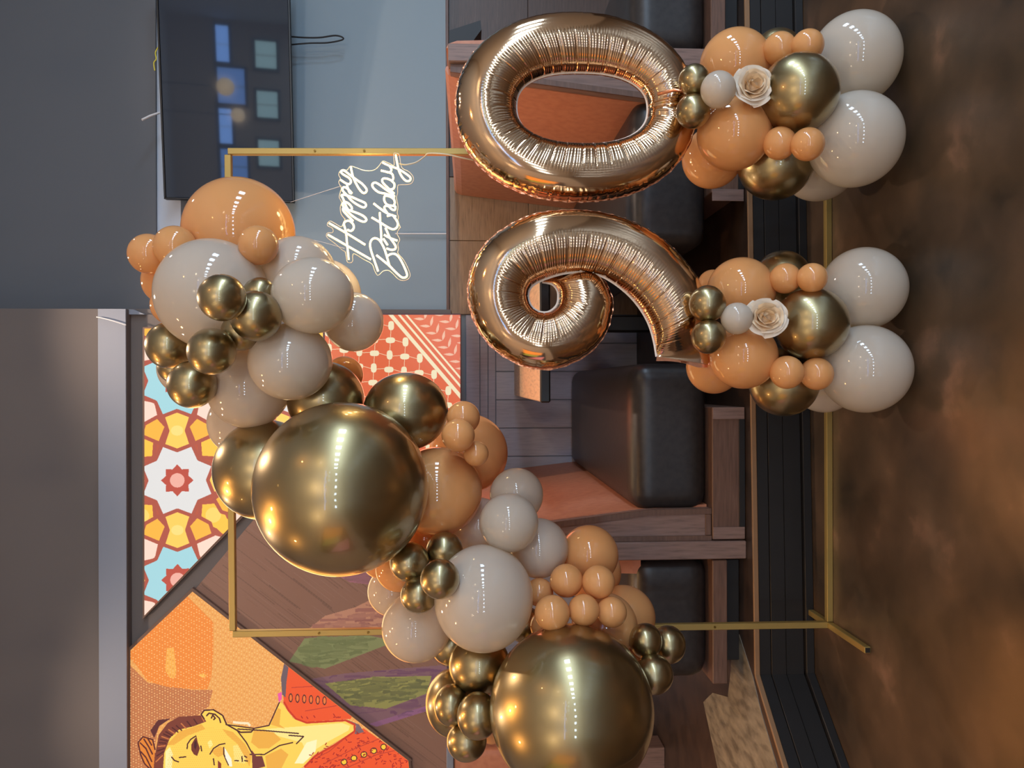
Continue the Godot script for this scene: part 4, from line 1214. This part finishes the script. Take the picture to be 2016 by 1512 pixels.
# ---------------------------------------------------------------- foil numbers
func digits() -> void:
	var ins := []
	var outs := []
	for i in 32:
		var a := TAU * i / 32
		ins.append(Vector2.ZERO)
		outs.append(Vector2.ZERO)
		var ca := cos(a)
		var sa := sin(a)
		var w := func(c: float, e: float) -> float: return signf(c) * pow(absf(c), e)
		ins[i] = Vector2(zero_x(213.0 + 71.0 * w.call(sa, 0.84)), zero_y(1146.0 + 131.0 * w.call(ca, 0.84)))
		outs[i] = Vector2(zero_x(213.0 + 185.0 * w.call(sa, 0.93)), zero_y(1135.0 + 239.0 * w.call(ca, 0.93)))
	# a nick where the tail is gathered at the foot of the ring
	var flat0 := func(_u: float) -> float: return 0.0
	var fat1 := func(u: float) -> float: return 1.0 - 0.22 * exp(-pow(minf(u, 1.0 - u) / 0.008, 2.0))
	var g := foil(ins, outs, -2.72, true, 1300, 4, flat0, fat1)
	var t := thing("foil_zero", "shiny rose gold foil balloon shaped as a zero", "balloon", Vector3(0.9895, 0.7166, -2.72), "foil number balloons")
	part("foil_body", g[0], mats["rose_gold"], t)
	part("outer_seam", seam(g[2], 0.005, 0.0016, true, 0.5, 1.0 if turn_of(g[2]) else -1.0), mats["rose_gold_rim"], t)
	part("inner_seam", seam(g[1], 0.004, 0.002, true, 0.0, -1.0 if turn_of(g[1]) else 1.0), mats["white_film"], t)
	var st := begin()
	var b0 := Vector3(0.9994, 0.8884, -2.72)
	var b1 := Vector3(0.9958, 0.7778, -2.7)
	tube(st, [b0 + Vector3(0, 0, 0.10), b0.lerp(b1, 0.4) + Vector3(0, 0, 0.135), b0.lerp(b1, 0.8) + Vector3(0, 0, 0.12)], 0.006, 8)
	part("gathered_fold", st, mats["rose_gold_rim"], t)

	var i9 := [Vector2(0.3617, 1.283), Vector2(0.353, 1.248), Vector2(0.3283, 1.23), Vector2(0.2965, 1.229), Vector2(0.2753, 1.236), Vector2(0.2593, 1.25), Vector2(0.2487, 1.269), Vector2(0.2486, 1.294), Vector2(0.2592, 1.316), Vector2(0.2768, 1.331), Vector2(0.3032, 1.338), Vector2(0.3279, 1.333), Vector2(0.3474, 1.315), Vector2(0.367, 1.274), Vector2(0.385, 1.212), Vector2(0.3907, 1.141), Vector2(0.375, 1.077), Vector2(0.3345, 1.012), Vector2(0.2831, 0.9588), Vector2(0.2192, 0.9177), Vector2(0.1551, 0.8963), Vector2(0.09461, 0.8856)]
	var o9 := [Vector2(0.4169, 1.194), Vector2(0.3891, 1.087), Vector2(0.3077, 1.039), Vector2(0.2367, 1.043), Vector2(0.1622, 1.074), Vector2(0.09488, 1.142), Vector2(0.05259, 1.252), Vector2(0.06336, 1.355), Vector2(0.1234, 1.457), Vector2(0.2095, 1.52), Vector2(0.3184, 1.546), Vector2(0.4292, 1.521), Vector2(0.5158, 1.452), Vector2(0.582, 1.336), Vector2(0.6024, 1.22), Vector2(0.5983, 1.096), Vector2(0.5692, 0.9795), Vector2(0.5166, 0.8808), Vector2(0.4441, 0.7997), Vector2(0.357, 0.7367), Vector2(0.241, 0.7044), Vector2(0.06583, 0.6995)]
	var lift9 := func(u: float) -> float: return -0.05 * (1.0 - smoothstep(0.0, 0.22, u))
	var fat9 := func(u: float) -> float: return (1.0 - 0.93 * pow(smoothstep(0.90, 1.0, u), 1.6)) * (0.25 + 0.75 * smoothstep(-0.02, 0.06, u))
	g = foil(i9, o9, -2.66, false, 1500, 6, lift9, fat9)
	t = thing("foil_nine", "shiny rose gold foil balloon shaped as a nine", "balloon", Vector3(0.1337, 0.6992, -2.66), "foil number balloons")
	part("foil_body", g[0], mats["rose_gold"], t)
	part("outer_seam", seam(g[2], 0.005, 0.0016, false, 0.5, 1.0 if turn_of(g[2]) else -1.0), mats["rose_gold_rim"], t)
	part("inner_seam", seam(g[1], 0.005, 0.002, false, 0.0, -1.0 if turn_of(g[1]) else 1.0), mats["white_film"], t)
	var en := []
	for i in 40: en.append(g[1][-1].lerp(g[2][-1], i / 39.0))
	part("end_seam", seam(en, 0.016, 0.002, false, 0.5, -1.0 if en[0].x < en[1].x else 1.0), mats["rose_gold_rim"], t)

func zero_x(py: float) -> float:
	return 0.9823 + (213.0 - py) * 0.0018
func zero_y(px: float) -> float:
	return 1.148 - (px - 1140.0) * 0.0018

# whether a path runs clockwise, seen from the front
func turn_of(p: Array) -> bool:
	var s := 0.0
	for i in p.size():
		var a: Vector3 = p[i]
		var b: Vector3 = p[(i + 1) % p.size()]
		s += a.x * b.y - b.x * a.y
	return s > 0.0

func all_balloons() -> void:
	garland("peach", Vector3(0.6038, 2.452, -3.102), Vector3(0.5946, 2.596, -3.3), 0.2159, 0.2159, "large peach balloon at the garland top in front of the television corner")
	garland("peach", Vector3(0.4936, 2.745, -2.962), Vector3(0.5946, 2.596, -3.3), 0.07556, 0.07556, "small peach balloon jutting out farthest towards the dark bulkhead above the garland")
	garland("peach", Vector3(0.5117, 2.628, -2.909), Vector3(0.5946, 2.596, -3.3), 0.07757, 0.07757, "small peach balloon pressed against the side of the big peach garland-top balloon")
	garland("peach", Vector3(0.4141, 2.743, -3.124), Vector3(0.5636, 2.579, -3.3), 0.09443, 0.09443, "peach balloon peeking out behind ivory under the two highest small peach balloons")
	garland("peach", Vector3(0.3085, 2.684, -3.02), Vector3(0.4704, 2.528, -3.3), 0.0778, 0.0778, "small peach balloon just above the tip of the star patterned light box")
	garland("peach", Vector3(0.4201, 2.668, -2.993), Vector3(0.5636, 2.579, -3.3), 0.06018, 0.06018, "small peach balloon wedged between peach neighbours and the edge of the large ivory balloon")
	garland("ivory", Vector3(0.3287, 2.47, -2.836), Vector3(0.4393, 2.511, -3.3), 0.1995, 0.1995, "large ivory balloon with two small gold balloons resting on its face")
	garland("ivory", Vector3(0.1812, 2.624, -3.112), Vector3(0.3147, 2.442, -3.3), 0.1142, 0.1142, "ivory balloon seen behind the small gold balloons over the star pattern")
	garland("peach", Vector3(0.498, 2.292, -2.788), Vector3(0.5325, 2.562, -3.3), 0.06987, 0.06987, "small dull peach balloon resting on the face of the large peach balloon")
	garland("ivory", Vector3(0.4189, 2.19, -2.955), Vector3(0.3459, 2.459, -3.3), 0.1432, 0.1432, "ivory balloon in the rear beside the H of the neon sign")
	garland("ivory", Vector3(0.3108, 2.087, -2.716), Vector3(0.2523, 2.408, -3.3), 0.1324, 0.1416, "shiny ivory balloon facing forward just beside the neon sign")
	garland("ivory", Vector3(0.3677, 2.141, -3.213), Vector3(0.2523, 2.408, -3.3), 0.1518, 0.1518, "hidden ivory balloon showing only a thin bright rim beside the neon sign")
	garland("ivory", Vector3(0.24, 1.984, -2.98), Vector3(0.1234, 2.362, -3.3), 0.1133, 0.1133, "ivory balloon overlapping the top edge of the red patterned light box")
	garland("ivory", Vector3(0.0825, 2.182, -2.792), Vector3(0.0804, 2.347, -3.3), 0.1383, 0.1477, "ivory balloon right below the three stacked gold balloons at garland's upper bend")
	garland("ivory", Vector3(-0.0124, 2.376, -2.958), Vector3(0.0373, 2.332, -3.3), 0.1528, 0.1528, "ivory balloon touching the lowest of the small gold balloons over the star pattern")
	garland("ivory", Vector3(-0.1549, 2.476, -3.203), Vector3(-0.0919, 2.286, -3.3), 0.1329, 0.1329, "shaded ivory balloon half hidden behind others over yellow star pattern shapes")
	garland("ivory", Vector3(0.0693, 2.717, -3.253), Vector3(0.2093, 2.393, -3.3), 0.1106, 0.1106, "ivory balloon rim peeping out behind two small gold balloons on the star pattern")
	garland("gold", Vector3(0.2805, 2.335, -2.517), Vector3(0.4082, 2.494, -3.3), 0.0758, 0.0758, "small gold balloon resting on the middle of the large ivory balloon")
	garland("gold", Vector3(0.3142, 2.269, -2.721), Vector3(0.3459, 2.459, -3.3), 0.06006, 0.06006, "small gold balloon tucked behind, between two front ivory balloons")
	garland("gold", Vector3(0.2312, 2.257, -2.623), Vector3(0.2835, 2.425, -3.3), 0.08495, 0.08495, "front gold balloon of the small trio leaning on the shiny ivory balloon")
	garland("gold", Vector3(0.1845, 2.334, -2.714), Vector3(0.2835, 2.425, -3.3), 0.06576, 0.06576, "small gold balloon mostly covered by the front one of its trio")
	garland("gold", Vector3(0.1468, 2.648, -2.91), Vector3(0.3459, 2.459, -3.3), 0.08723, 0.08723, "small gold balloon covering the upper corner of the star patterned light box")
	garland("gold", Vector3(0.1127, 2.409, -2.641), Vector3(0.2093, 2.393, -3.3), 0.0795, 0.0795, "small gold balloon in the middle of the trio by the star pattern")
	garland("gold", Vector3(0.0016, 2.531, -2.803), Vector3(0.1234, 2.362, -3.3), 0.08507, 0.08507, "lowest small gold balloon of the trio in front of the star pattern")
	garland("gold", Vector3(0.0701, 2.67, -3.011), Vector3(0.2093, 2.393, -3.3), 0.06213, 0.06213, "barely visible gold balloon behind the trio at the star pattern")
	garland("gold", Vector3(-0.0586, 2.095, -3), Vector3(-0.0919, 2.286, -3.3), 0.1468, 0.1468, "medium gold balloon squeezed behind the huge gold one and two ivory balloons")
	garland("peach", Vector3(0.0394, 2.052, -3.173), Vector3(-0.0488, 2.301, -3.3), 0.07618, 0.07618, "peach balloon sliver beside the red patterned light box behind a gold balloon")
	garland("gold", Vector3(-0.1045, 1.787, -2.978), Vector3(-0.3879, 2.023, -3.3), 0.1509, 0.1627, "medium gold balloon in front of the red patterned light box")
	garland("gold", Vector3(-0.3259, 2.329, -3.007), Vector3(-0.2214, 2.24, -3.3), 0.1924, 0.1924, "medium gold balloon partly behind the huge one, over the star pattern")
	garland("gold", Vector3(-0.3612, 1.987, -2.706), Vector3(-0.3879, 2.023, -3.3), 0.3005, 0.3005, "huge gold balloon at the middle of the garland")
	garland("peach", Vector3(-0.1258, 1.565, -2.9), Vector3(-0.5237, 1.844, -3.3), 0.06253, 0.06253, "small tan peach balloon at the lower corner of the red patterned light box")
	garland("peach", Vector3(-0.186, 1.583, -2.8), Vector3(-0.5437, 1.816, -3.3), 0.06048, 0.06048, "small tan peach balloon, middle of the three beside the medium gold balloon")
	garland("peach", Vector3(-0.2585, 1.518, -2.86), Vector3(-0.6039, 1.734, -3.3), 0.04682, 0.04682, "smallest tan peach balloon lying on the bright peach balloon")
	garland("peach", Vector3(-0.29, 1.547, -3.236), Vector3(-0.5838, 1.762, -3.3), 0.1654, 0.1654, "bright peach balloon against the grey boarded wall behind three small ones")
	garland("peach", Vector3(-0.4142, 1.665, -2.986), Vector3(-0.5838, 1.762, -3.3), 0.1716, 0.1716, "large tan peach balloon pressed against the side of the huge middle gold balloon")
	garland("ivory", Vector3(-0.4334, 1.359, -3), Vector3(-0.7047, 1.597, -3.3), 0.1047, 0.1047, "white balloon in front of the orange booth backrest, rear of a white pair")
	garland("ivory", Vector3(-0.5062, 1.399, -2.8), Vector3(-0.7047, 1.597, -3.3), 0.1075, 0.1075, "white balloon with a pale square reflection, front of the white pair")
	garland("ivory", Vector3(-0.6294, 1.278, -2.935), Vector3(-0.8486, 1.518, -3.3), 0.1135, 0.1135, "white balloon touching the grey wooden booth end panel")
	garland("ivory", Vector3(-0.5777, 1.507, -3.125), Vector3(-0.7047, 1.597, -3.3), 0.116, 0.116, "lavender shaded white balloon recessed between tan peach and front white balloons")
	garland("ivory", Vector3(-0.7656, 1.493, -2.752), Vector3(-0.9206, 1.478, -3.3), 0.1881, 0.1769, "large white balloon in the lower half of the garland")
	garland("gold", Vector3(-0.6449, 1.761, -2.807), Vector3(-0.6241, 1.707, -3.3), 0.07193, 0.07193, "small gold balloon of the quartet nearest to the huge middle gold balloon")
	garland("gold", Vector3(-0.6183, 1.636, -2.864), Vector3(-0.6845, 1.624, -3.3), 0.06897, 0.06897, "small gold balloon of the quartet just under the large tan peach balloon")
	garland("gold", Vector3(-0.6605, 1.643, -2.613), Vector3(-0.7766, 1.557, -3.3), 0.06702, 0.06702, "front small gold balloon of the quartet overlapping the large white balloon")
	garland("gold", Vector3(-0.7519, 1.724, -2.757), Vector3(-0.7766, 1.557, -3.3), 0.06564, 0.06564, "small gold balloon of the quartet lying on the pinkish ivory balloon")
	garland("peach", Vector3(-0.688, 1.892, -3.055), Vector3(-0.5638, 1.789, -3.3), 0.07655, 0.07655, "peach balloon edge peeping out under the huge middle gold balloon")
	garland("peach", Vector3(-0.6966, 1.81, -2.934), Vector3(-0.6039, 1.734, -3.3), 0.08934, 0.08934, "peach balloon with glowing rim behind the quartet of small gold balloons")
	garland("peach", Vector3(-0.6252, 1.724, -3.109), Vector3(-0.6241, 1.707, -3.3), 0.09982, 0.09982, "deep orange peach balloon filling the gap between the huge gold balloon and quartet")
	garland("ivory", Vector3(-0.8318, 1.853, -3.117), Vector3(-0.6241, 1.707, -3.3), 0.09995, 0.09995, "translucent ivory balloon rim over the dark wood mural, partly hidden")
	garland("ivory", Vector3(-0.9171, 1.744, -2.92), Vector3(-0.8846, 1.498, -3.3), 0.1306, 0.1306, "pinkish ivory balloon overlapping the gold stand's post by the wood mural")
	garland("peach", Vector3(-0.6688, 1.076, -2.985), Vector3(-0.9567, 1.459, -3.3), 0.1141, 0.1141, "bright peach balloon against the wooden booth end panel")
	garland("peach", Vector3(-0.8016, 1.022, -3.248), Vector3(-1.029, 1.419, -3.3), 0.1226, 0.1226, "peach balloon mostly hidden behind the bright one at the dark booth seat")
	garland("peach", Vector3(-0.9587, 0.912, -3.124), Vector3(-1.23, 1.317, -3.3), 0.1288, 0.1288, "pale peach balloon in front of the dark booth seat at the stand's post")
	garland("peach", Vector3(-0.9346, 1.025, -2.935), Vector3(-1.23, 1.317, -3.3), 0.1272, 0.1272, "dusky pink peach balloon between the lower huge gold balloon and the small peach row")
	garland("peach", Vector3(-0.7211, 1.189, -2.8), Vector3(-1.029, 1.419, -3.3), 0.06039, 0.06039, "small peach balloon of the upper row touching the large white balloon's neighbours")
	garland("peach", Vector3(-0.7235, 1.074, -2.78), Vector3(-1.065, 1.4, -3.3), 0.0602, 0.0602, "small peach balloon of the upper row lying on the bright peach balloon")
	garland("peach", Vector3(-0.8066, 1.137, -2.72), Vector3(-1.133, 1.364, -3.3), 0.05563, 0.05563, "small peach balloon in the middle of the lower row of three")
	garland("peach", Vector3(-0.8218, 1.033, -2.74), Vector3(-1.198, 1.332, -3.3), 0.05441, 0.05441, "small peach balloon at the row end lying on the dusky pink one")
	garland("peach", Vector3(-0.8093, 1.252, -2.7), Vector3(-1.101, 1.38, -3.3), 0.06249, 0.06249, "small peach balloon of the lower row beside the large white balloon")
	garland("peach", Vector3(-0.7785, 1.283, -2.86), Vector3(-0.9928, 1.439, -3.3), 0.05215, 0.05215, "small peach balloon squeezed behind its row against the large white balloon")
	garland("peach", Vector3(-0.9117, 1.258, -2.884), Vector3(-1.101, 1.38, -3.3), 0.05914, 0.05914, "small peach balloon below the row, touching the lower huge gold balloon")
	garland("gold", Vector3(-0.9492, 1.325, -3.02), Vector3(-1.065, 1.4, -3.3), 0.07011, 0.07011, "shaded gold balloon in the gap beside the large white balloon")
	garland("gold", Vector3(-1.057, 1.507, -2.9), Vector3(-1.133, 1.364, -3.3), 0.1147, 0.1147, "medium gold balloon under the large white balloon")
	garland("gold", Vector3(-1.261, 1.608, -3.05), Vector3(-1.23, 1.317, -3.3), 0.1315, 0.11, "medium gold balloon in the rear with a glowing orange rim by the mural")
	garland("gold", Vector3(-1.033, 1.614, -3.08), Vector3(-0.9928, 1.439, -3.3), 0.08916, 0.08916, "gold balloon sliver between the pinkish ivory and large white balloons")
	garland("gold", Vector3(-1.183, 1.613, -2.84), Vector3(-1.23, 1.317, -3.3), 0.07439, 0.06233, "small gold balloon of the lower trio beside the mural's purple shard")
	garland("gold", Vector3(-1.184, 1.516, -2.745), Vector3(-1.327, 1.269, -3.3), 0.08189, 0.07409, "small gold balloon of the lower trio touching the lower huge gold balloon")
	garland("gold", Vector3(-1.316, 1.555, -2.84), Vector3(-1.391, 1.237, -3.3), 0.07354, 0.07354, "small gold balloon of the lower trio in front of the orange booth panel")
	garland("peach", Vector3(-1.343, 1.46, -2.97), Vector3(-1.391, 1.237, -3.3), 0.04673, 0.04673, "tiny peach balloon behind the lower gold trio at the orange booth panel")
	garland("gold", Vector3(-1.133, 1.19, -2.664), Vector3(-1.456, 1.205, -3.3), 0.2853, 0.2853, "huge gold balloon at the garland's bottom end")
	garland("gold", Vector3(-0.9576, 0.8902, -2.826), Vector3(-1.359, 1.253, -3.3), 0.06492, 0.06099, "grey gold small balloon touching the dusky pink balloon at the garland's bottom")
	garland("gold", Vector3(-0.9925, 0.7891, -2.883), Vector3(-1.391, 1.237, -3.3), 0.0707, 0.06464, "grey gold small balloon nearest to the stand's bottom crossbar")
	garland("gold", Vector3(-1.056, 0.8766, -2.756), Vector3(-1.456, 1.205, -3.3), 0.07014, 0.07014, "grey gold small balloon with an orange reflection beside the lower huge gold balloon")
	garland("peach", Vector3(-1.08, 0.9133, -2.98), Vector3(-1.391, 1.237, -3.3), 0.06668, 0.06668, "deep orange peach balloon glimpsed behind the grey gold trio")
	zero_column("ivory", Vector3(1.161, 0.1592, -2.68), Vector3(1.038, 0.1592, -2.8), 0.1619, 0.1558, "white balloon on the floor under the zero, farther from the nine")
	zero_column("ivory", Vector3(0.8484, 0.1969, -2.609), Vector3(1.038, 0.1969, -2.8), 0.1628, 0.1589, "white balloon on the floor under the zero, on the nine's side")
	zero_column("ivory", Vector3(0.8494, 0.1893, -2.902), Vector3(1.038, 0.1893, -2.8), 0.1433, 0.1433, "rear white balloon half hidden at the bottom of the zero column")
	zero_column("gold", Vector3(0.9833, 0.4235, -2.545), Vector3(1.038, 0.4235, -2.8), 0.1315, 0.1315, "large gold balloon facing front in the zero column")
	zero_column("gold", Vector3(0.8136, 0.412, -2.774), Vector3(1.038, 0.412, -2.8), 0.1366, 0.1366, "gold balloon under the peach one in the zero column on the nine's side")
	zero_column("gold", Vector3(1.247, 0.378, -2.84), Vector3(1.038, 0.378, -2.8), 0.08877, 0.08877, "gold balloon hidden behind small peach balloons in the zero column, away from the nine")
	zero_column("peach", Vector3(1.153, 0.5755, -2.734), Vector3(1.038, 0.5755, -2.8), 0.1278, 0.1278, "large peach balloon in the zero column on the side away from the nine")
	zero_column("peach", Vector3(0.8743, 0.6124, -2.647), Vector3(1.038, 0.6124, -2.8), 0.126, 0.1279, "large peach balloon facing front below the zero, beside its rose")
	zero_column("peach", Vector3(0.8536, 0.6194, -2.869), Vector3(1.038, 0.6194, -2.8), 0.1124, 0.1124, "amber peach balloon behind the zero's bottom edge on the nine's side")
	zero_column("peach", Vector3(1.163, 0.4608, -2.615), Vector3(1.038, 0.4608, -2.8), 0.0566, 0.0566, "small peach balloon beside the large gold one, touching the zero column's far peach")
	zero_column("peach", Vector3(1.151, 0.3865, -2.56), Vector3(1.038, 0.3865, -2.8), 0.05409, 0.05409, "small peach balloon against the zero column's white floor balloon away from the nine")
	zero_column("peach", Vector3(0.815, 0.4869, -2.555), Vector3(1.038, 0.4869, -2.8), 0.05514, 0.05514, "small peach balloon in the zero column between front peach and lower gold balloons")
	zero_column("peach", Vector3(0.7918, 0.4196, -2.488), Vector3(1.038, 0.4196, -2.8), 0.05428, 0.05428, "small peach balloon touching the zero column's white balloon on the nine's side")
	zero_column("gold", Vector3(1.028, 0.7771, -2.566), Vector3(1.038, 0.7771, -2.8), 0.05338, 0.05338, "small gold balloon at the zero's base on the side away from the nine")
	zero_column("gold", Vector3(0.9242, 0.7797, -2.57), Vector3(1.038, 0.7797, -2.8), 0.05823, 0.05823, "small gold balloon at the zero's base on the side of the nine")
	zero_column("ivory", Vector3(0.9712, 0.7179, -2.496), Vector3(1.038, 0.7179, -2.8), 0.05925, 0.05745, "small white balloon beside the rose of the zero column")
	nine_column("ivory", Vector3(0.336, 0.1405, -2.66), Vector3(0.196, 0.1405, -2.78), 0.1458, 0.1458, "white balloon on the floor under the nine, on the zero's side")
	nine_column("ivory", Vector3(0.0496, 0.1589, -2.616), Vector3(0.196, 0.1589, -2.78), 0.1538, 0.1538, "white balloon on the floor under the nine, on the garland's side")
	nine_column("ivory", Vector3(0.0081, 0.1887, -2.866), Vector3(0.196, 0.1887, -2.78), 0.1209, 0.1209, "rear white balloon half hidden at the bottom of the nine column")
	nine_column("gold", Vector3(0.2049, 0.3669, -2.582), Vector3(0.196, 0.3669, -2.78), 0.1249, 0.1249, "large gold balloon facing front in the nine column")
	nine_column("gold", Vector3(0.3959, 0.361, -2.84), Vector3(0.196, 0.361, -2.78), 0.1048, 0.1048, "gold balloon behind small peach ones in the nine column on the zero's side")
	nine_column("gold", Vector3(0.0044, 0.4111, -2.708), Vector3(0.196, 0.4111, -2.78), 0.1235, 0.1235, "gold balloon under the front peach one in the nine column")
	nine_column("peach", Vector3(0.3287, 0.5744, -2.687), Vector3(0.196, 0.5744, -2.78), 0.1195, 0.1195, "large peach balloon in the nine column on the zero's side")
	nine_column("peach", Vector3(0.0945, 0.5914, -2.617), Vector3(0.196, 0.5914, -2.78), 0.114, 0.1158, "large peach balloon facing front in the nine column on the garland's side")
	nine_column("peach", Vector3(0.3718, 0.6281, -2.84), Vector3(0.196, 0.6281, -2.78), 0.05589, 0.05589, "pale peach balloon behind the nine's stem")
	nine_column("peach", Vector3(0.0626, 0.6251, -2.84), Vector3(0.196, 0.6251, -2.78), 0.1014, 0.1014, "amber peach balloon behind the nine's pleated bottom end")
	nine_column("peach", Vector3(0.3607, 0.4554, -2.587), Vector3(0.196, 0.4554, -2.78), 0.05231, 0.05231, "small peach balloon in the nine column beside the zero-side large peach one")
	nine_column("peach", Vector3(0.3537, 0.3903, -2.522), Vector3(0.196, 0.3903, -2.78), 0.04979, 0.04979, "small peach balloon touching the nine column's white balloon on the zero's side")
	nine_column("peach", Vector3(0.0364, 0.4778, -2.523), Vector3(0.196, 0.4778, -2.78), 0.05587, 0.05587, "small peach balloon in the nine column overlapping the lower gold balloon")
	nine_column("peach", Vector3(0.0314, 0.3625, -2.55), Vector3(0.196, 0.3625, -2.78), 0.05541, 0.05541, "small peach balloon touching the nine column's white balloon on the garland's side")
	nine_column("gold", Vector3(0.2655, 0.7482, -2.52), Vector3(0.196, 0.7482, -2.78), 0.0613, 0.0613, "small gold balloon at the nine's base on the zero's side")
	nine_column("gold", Vector3(0.1549, 0.7483, -2.51), Vector3(0.196, 0.7483, -2.78), 0.05749, 0.05749, "small gold balloon at the nine's base on the garland's side")
	nine_column("ivory", Vector3(0.214, 0.6591, -2.49), Vector3(0.196, 0.6591, -2.78), 0.05258, 0.05258, "small white balloon beside the rose of the nine column")

func small_things() -> void:
	# ceiling spots over the garland: fitting, bulb and light
	var spots := [[Vector3(-1.25, 3.95, -2.9), 2.2], [Vector3(-0.9, 3.95, -2.5), 0.5], [Vector3(-2.6, 3.95, -2.2), 1.6], [Vector3(1.4, 3.95, -1.0), 1.0], [Vector3(0.4, 4.9, -4.3), 5.0], [Vector3(2.3, 4.9, -4.3), 3.0], [Vector3(-2.2, 4.9, -4.3), 3.0], [Vector3(-0.16, 3.95, -2.04), 15.0], [Vector3(-0.98, 3.95, -1.95), 10.0]]
	var words := ["over the garland's middle", "towards the camera from the garland", "over the portrait light box's side", "over the zero column's side", "high over the booth table", "high over the booth bench past the zero", "high over the portrait wall", "over the floor before the nine", "over the floor before the stand's foot"]
	for i in spots.size():
		var p: Vector3 = spots[i][0]
		var t := thing("ceiling_spot", "small black cylinder spot lamp hanging " + words[i], "lamp", p, "ceiling spots")
		var st := begin()
		tube(st, [p + Vector3(0, 0.2, 0), p + Vector3(0, 0.04, 0)], 0.06, 20)
		part("housing", st, mats["black"], t)
		st = begin()
		tube(st, [Vector3(p.x, 5.2, p.z), p + Vector3(0, 0.2, 0)], 0.012, 8)
		part("stem", st, mats["black"], t)
		st = begin()
		tube(st, [p + Vector3(0, 0.04, 0), p + Vector3(0, 0.02, 0)], 0.045, 20)
		part("bulb", st, glow(mat("warm_bulb", Color8(255, 220, 170), 0.4), Color(1.0, 0.78, 0.45), 6.0), t)
		var l := SpotLight3D.new()
		l.name = "spot_light"
		l.position = p - Vector3(0, 0.02, 0)
		l.rotation = Vector3(-PI / 2, 0, 0)
		l.spot_angle = 62.0 if i < 7 else 6.5
		l.spot_angle_attenuation = 1.0
		l.spot_range = 14.0
		l.spot_attenuation = 2.0
		l.light_color = Color(1.0, 0.74, 0.44) if i < 4 or i > 6 else Color(1.0, 0.88, 0.78)
		l.light_energy = spots[i][1]
		l.light_size = 0.05
		l.shadow_enabled = true
		add_child(l, true)
	# unseen glass globes behind the camera, added to hold soft fill lights
	for i in 6:
		var p := Vector3(-2.6 + 2.9 * (i % 3), 3.7, 1.6 if i < 3 else 4.8)
		var t := thing("fill_globe", "added glowing fill globe, " + ["first", "middle", "last"][i % 3] + " of the row " + ("just behind the camera" if i < 3 else "by the window wall"), "lamp", p, "added fill globes behind the camera")
		var st := begin()
		tube(st, [Vector3(p.x, 5.2, p.z), p + Vector3(0, 0.13, 0)], 0.008, 8)
		part("stem", st, mats["black"], t)
		var gl := SphereMesh.new()
		gl.radius = 0.13
		gl.height = 0.26
		var o := part("glass_globe", gl, glow(mat("lit_globe", Color8(240, 225, 200), 0.4), Color(1.0, 0.88, 0.7), 3.0), t)
		o.position = Vector3.ZERO
		var l := OmniLight3D.new()
		l.name = "globe_fill"
		l.position = p
		l.light_color = Color(1.0, 0.90, 0.76)
		l.light_energy = 1.7
		l.light_size = 0.12
		l.omni_range = 20.0
		l.omni_attenuation = 2.0
		l.shadow_enabled = true
		add_child(l, true)
	# white cord down the grey wall under the sign
	var cd := begin()
	tube(cd, [Vector3(1.127, 2.095, -5.785), Vector3(1.129, 1.898, -5.785), Vector3(1.13, 1.712, -5.785)], 0.006, 6)
	tag(part("wall_cord", cd, mats["white_plastic"]), "thin straight white cord on the grey wall under the neon sign", "cord")
	# dark bag beside the zero
	var bg := thing("black_bag", "dark slanted bag standing on the booth top above the zero", "bag", Vector3(1.62, 1.65, -3.9))
	var bs := begin()
	slab(bs, [Vector2(1.519, 1.638), Vector2(1.616, 1.59), Vector2(1.677, 1.533), Vector2(1.754, 1.477), Vector2(1.799, 1.482), Vector2(1.745, 1.637)], -3.8, -3.95)
	part("bag_body", bs, mats["black"], bg)
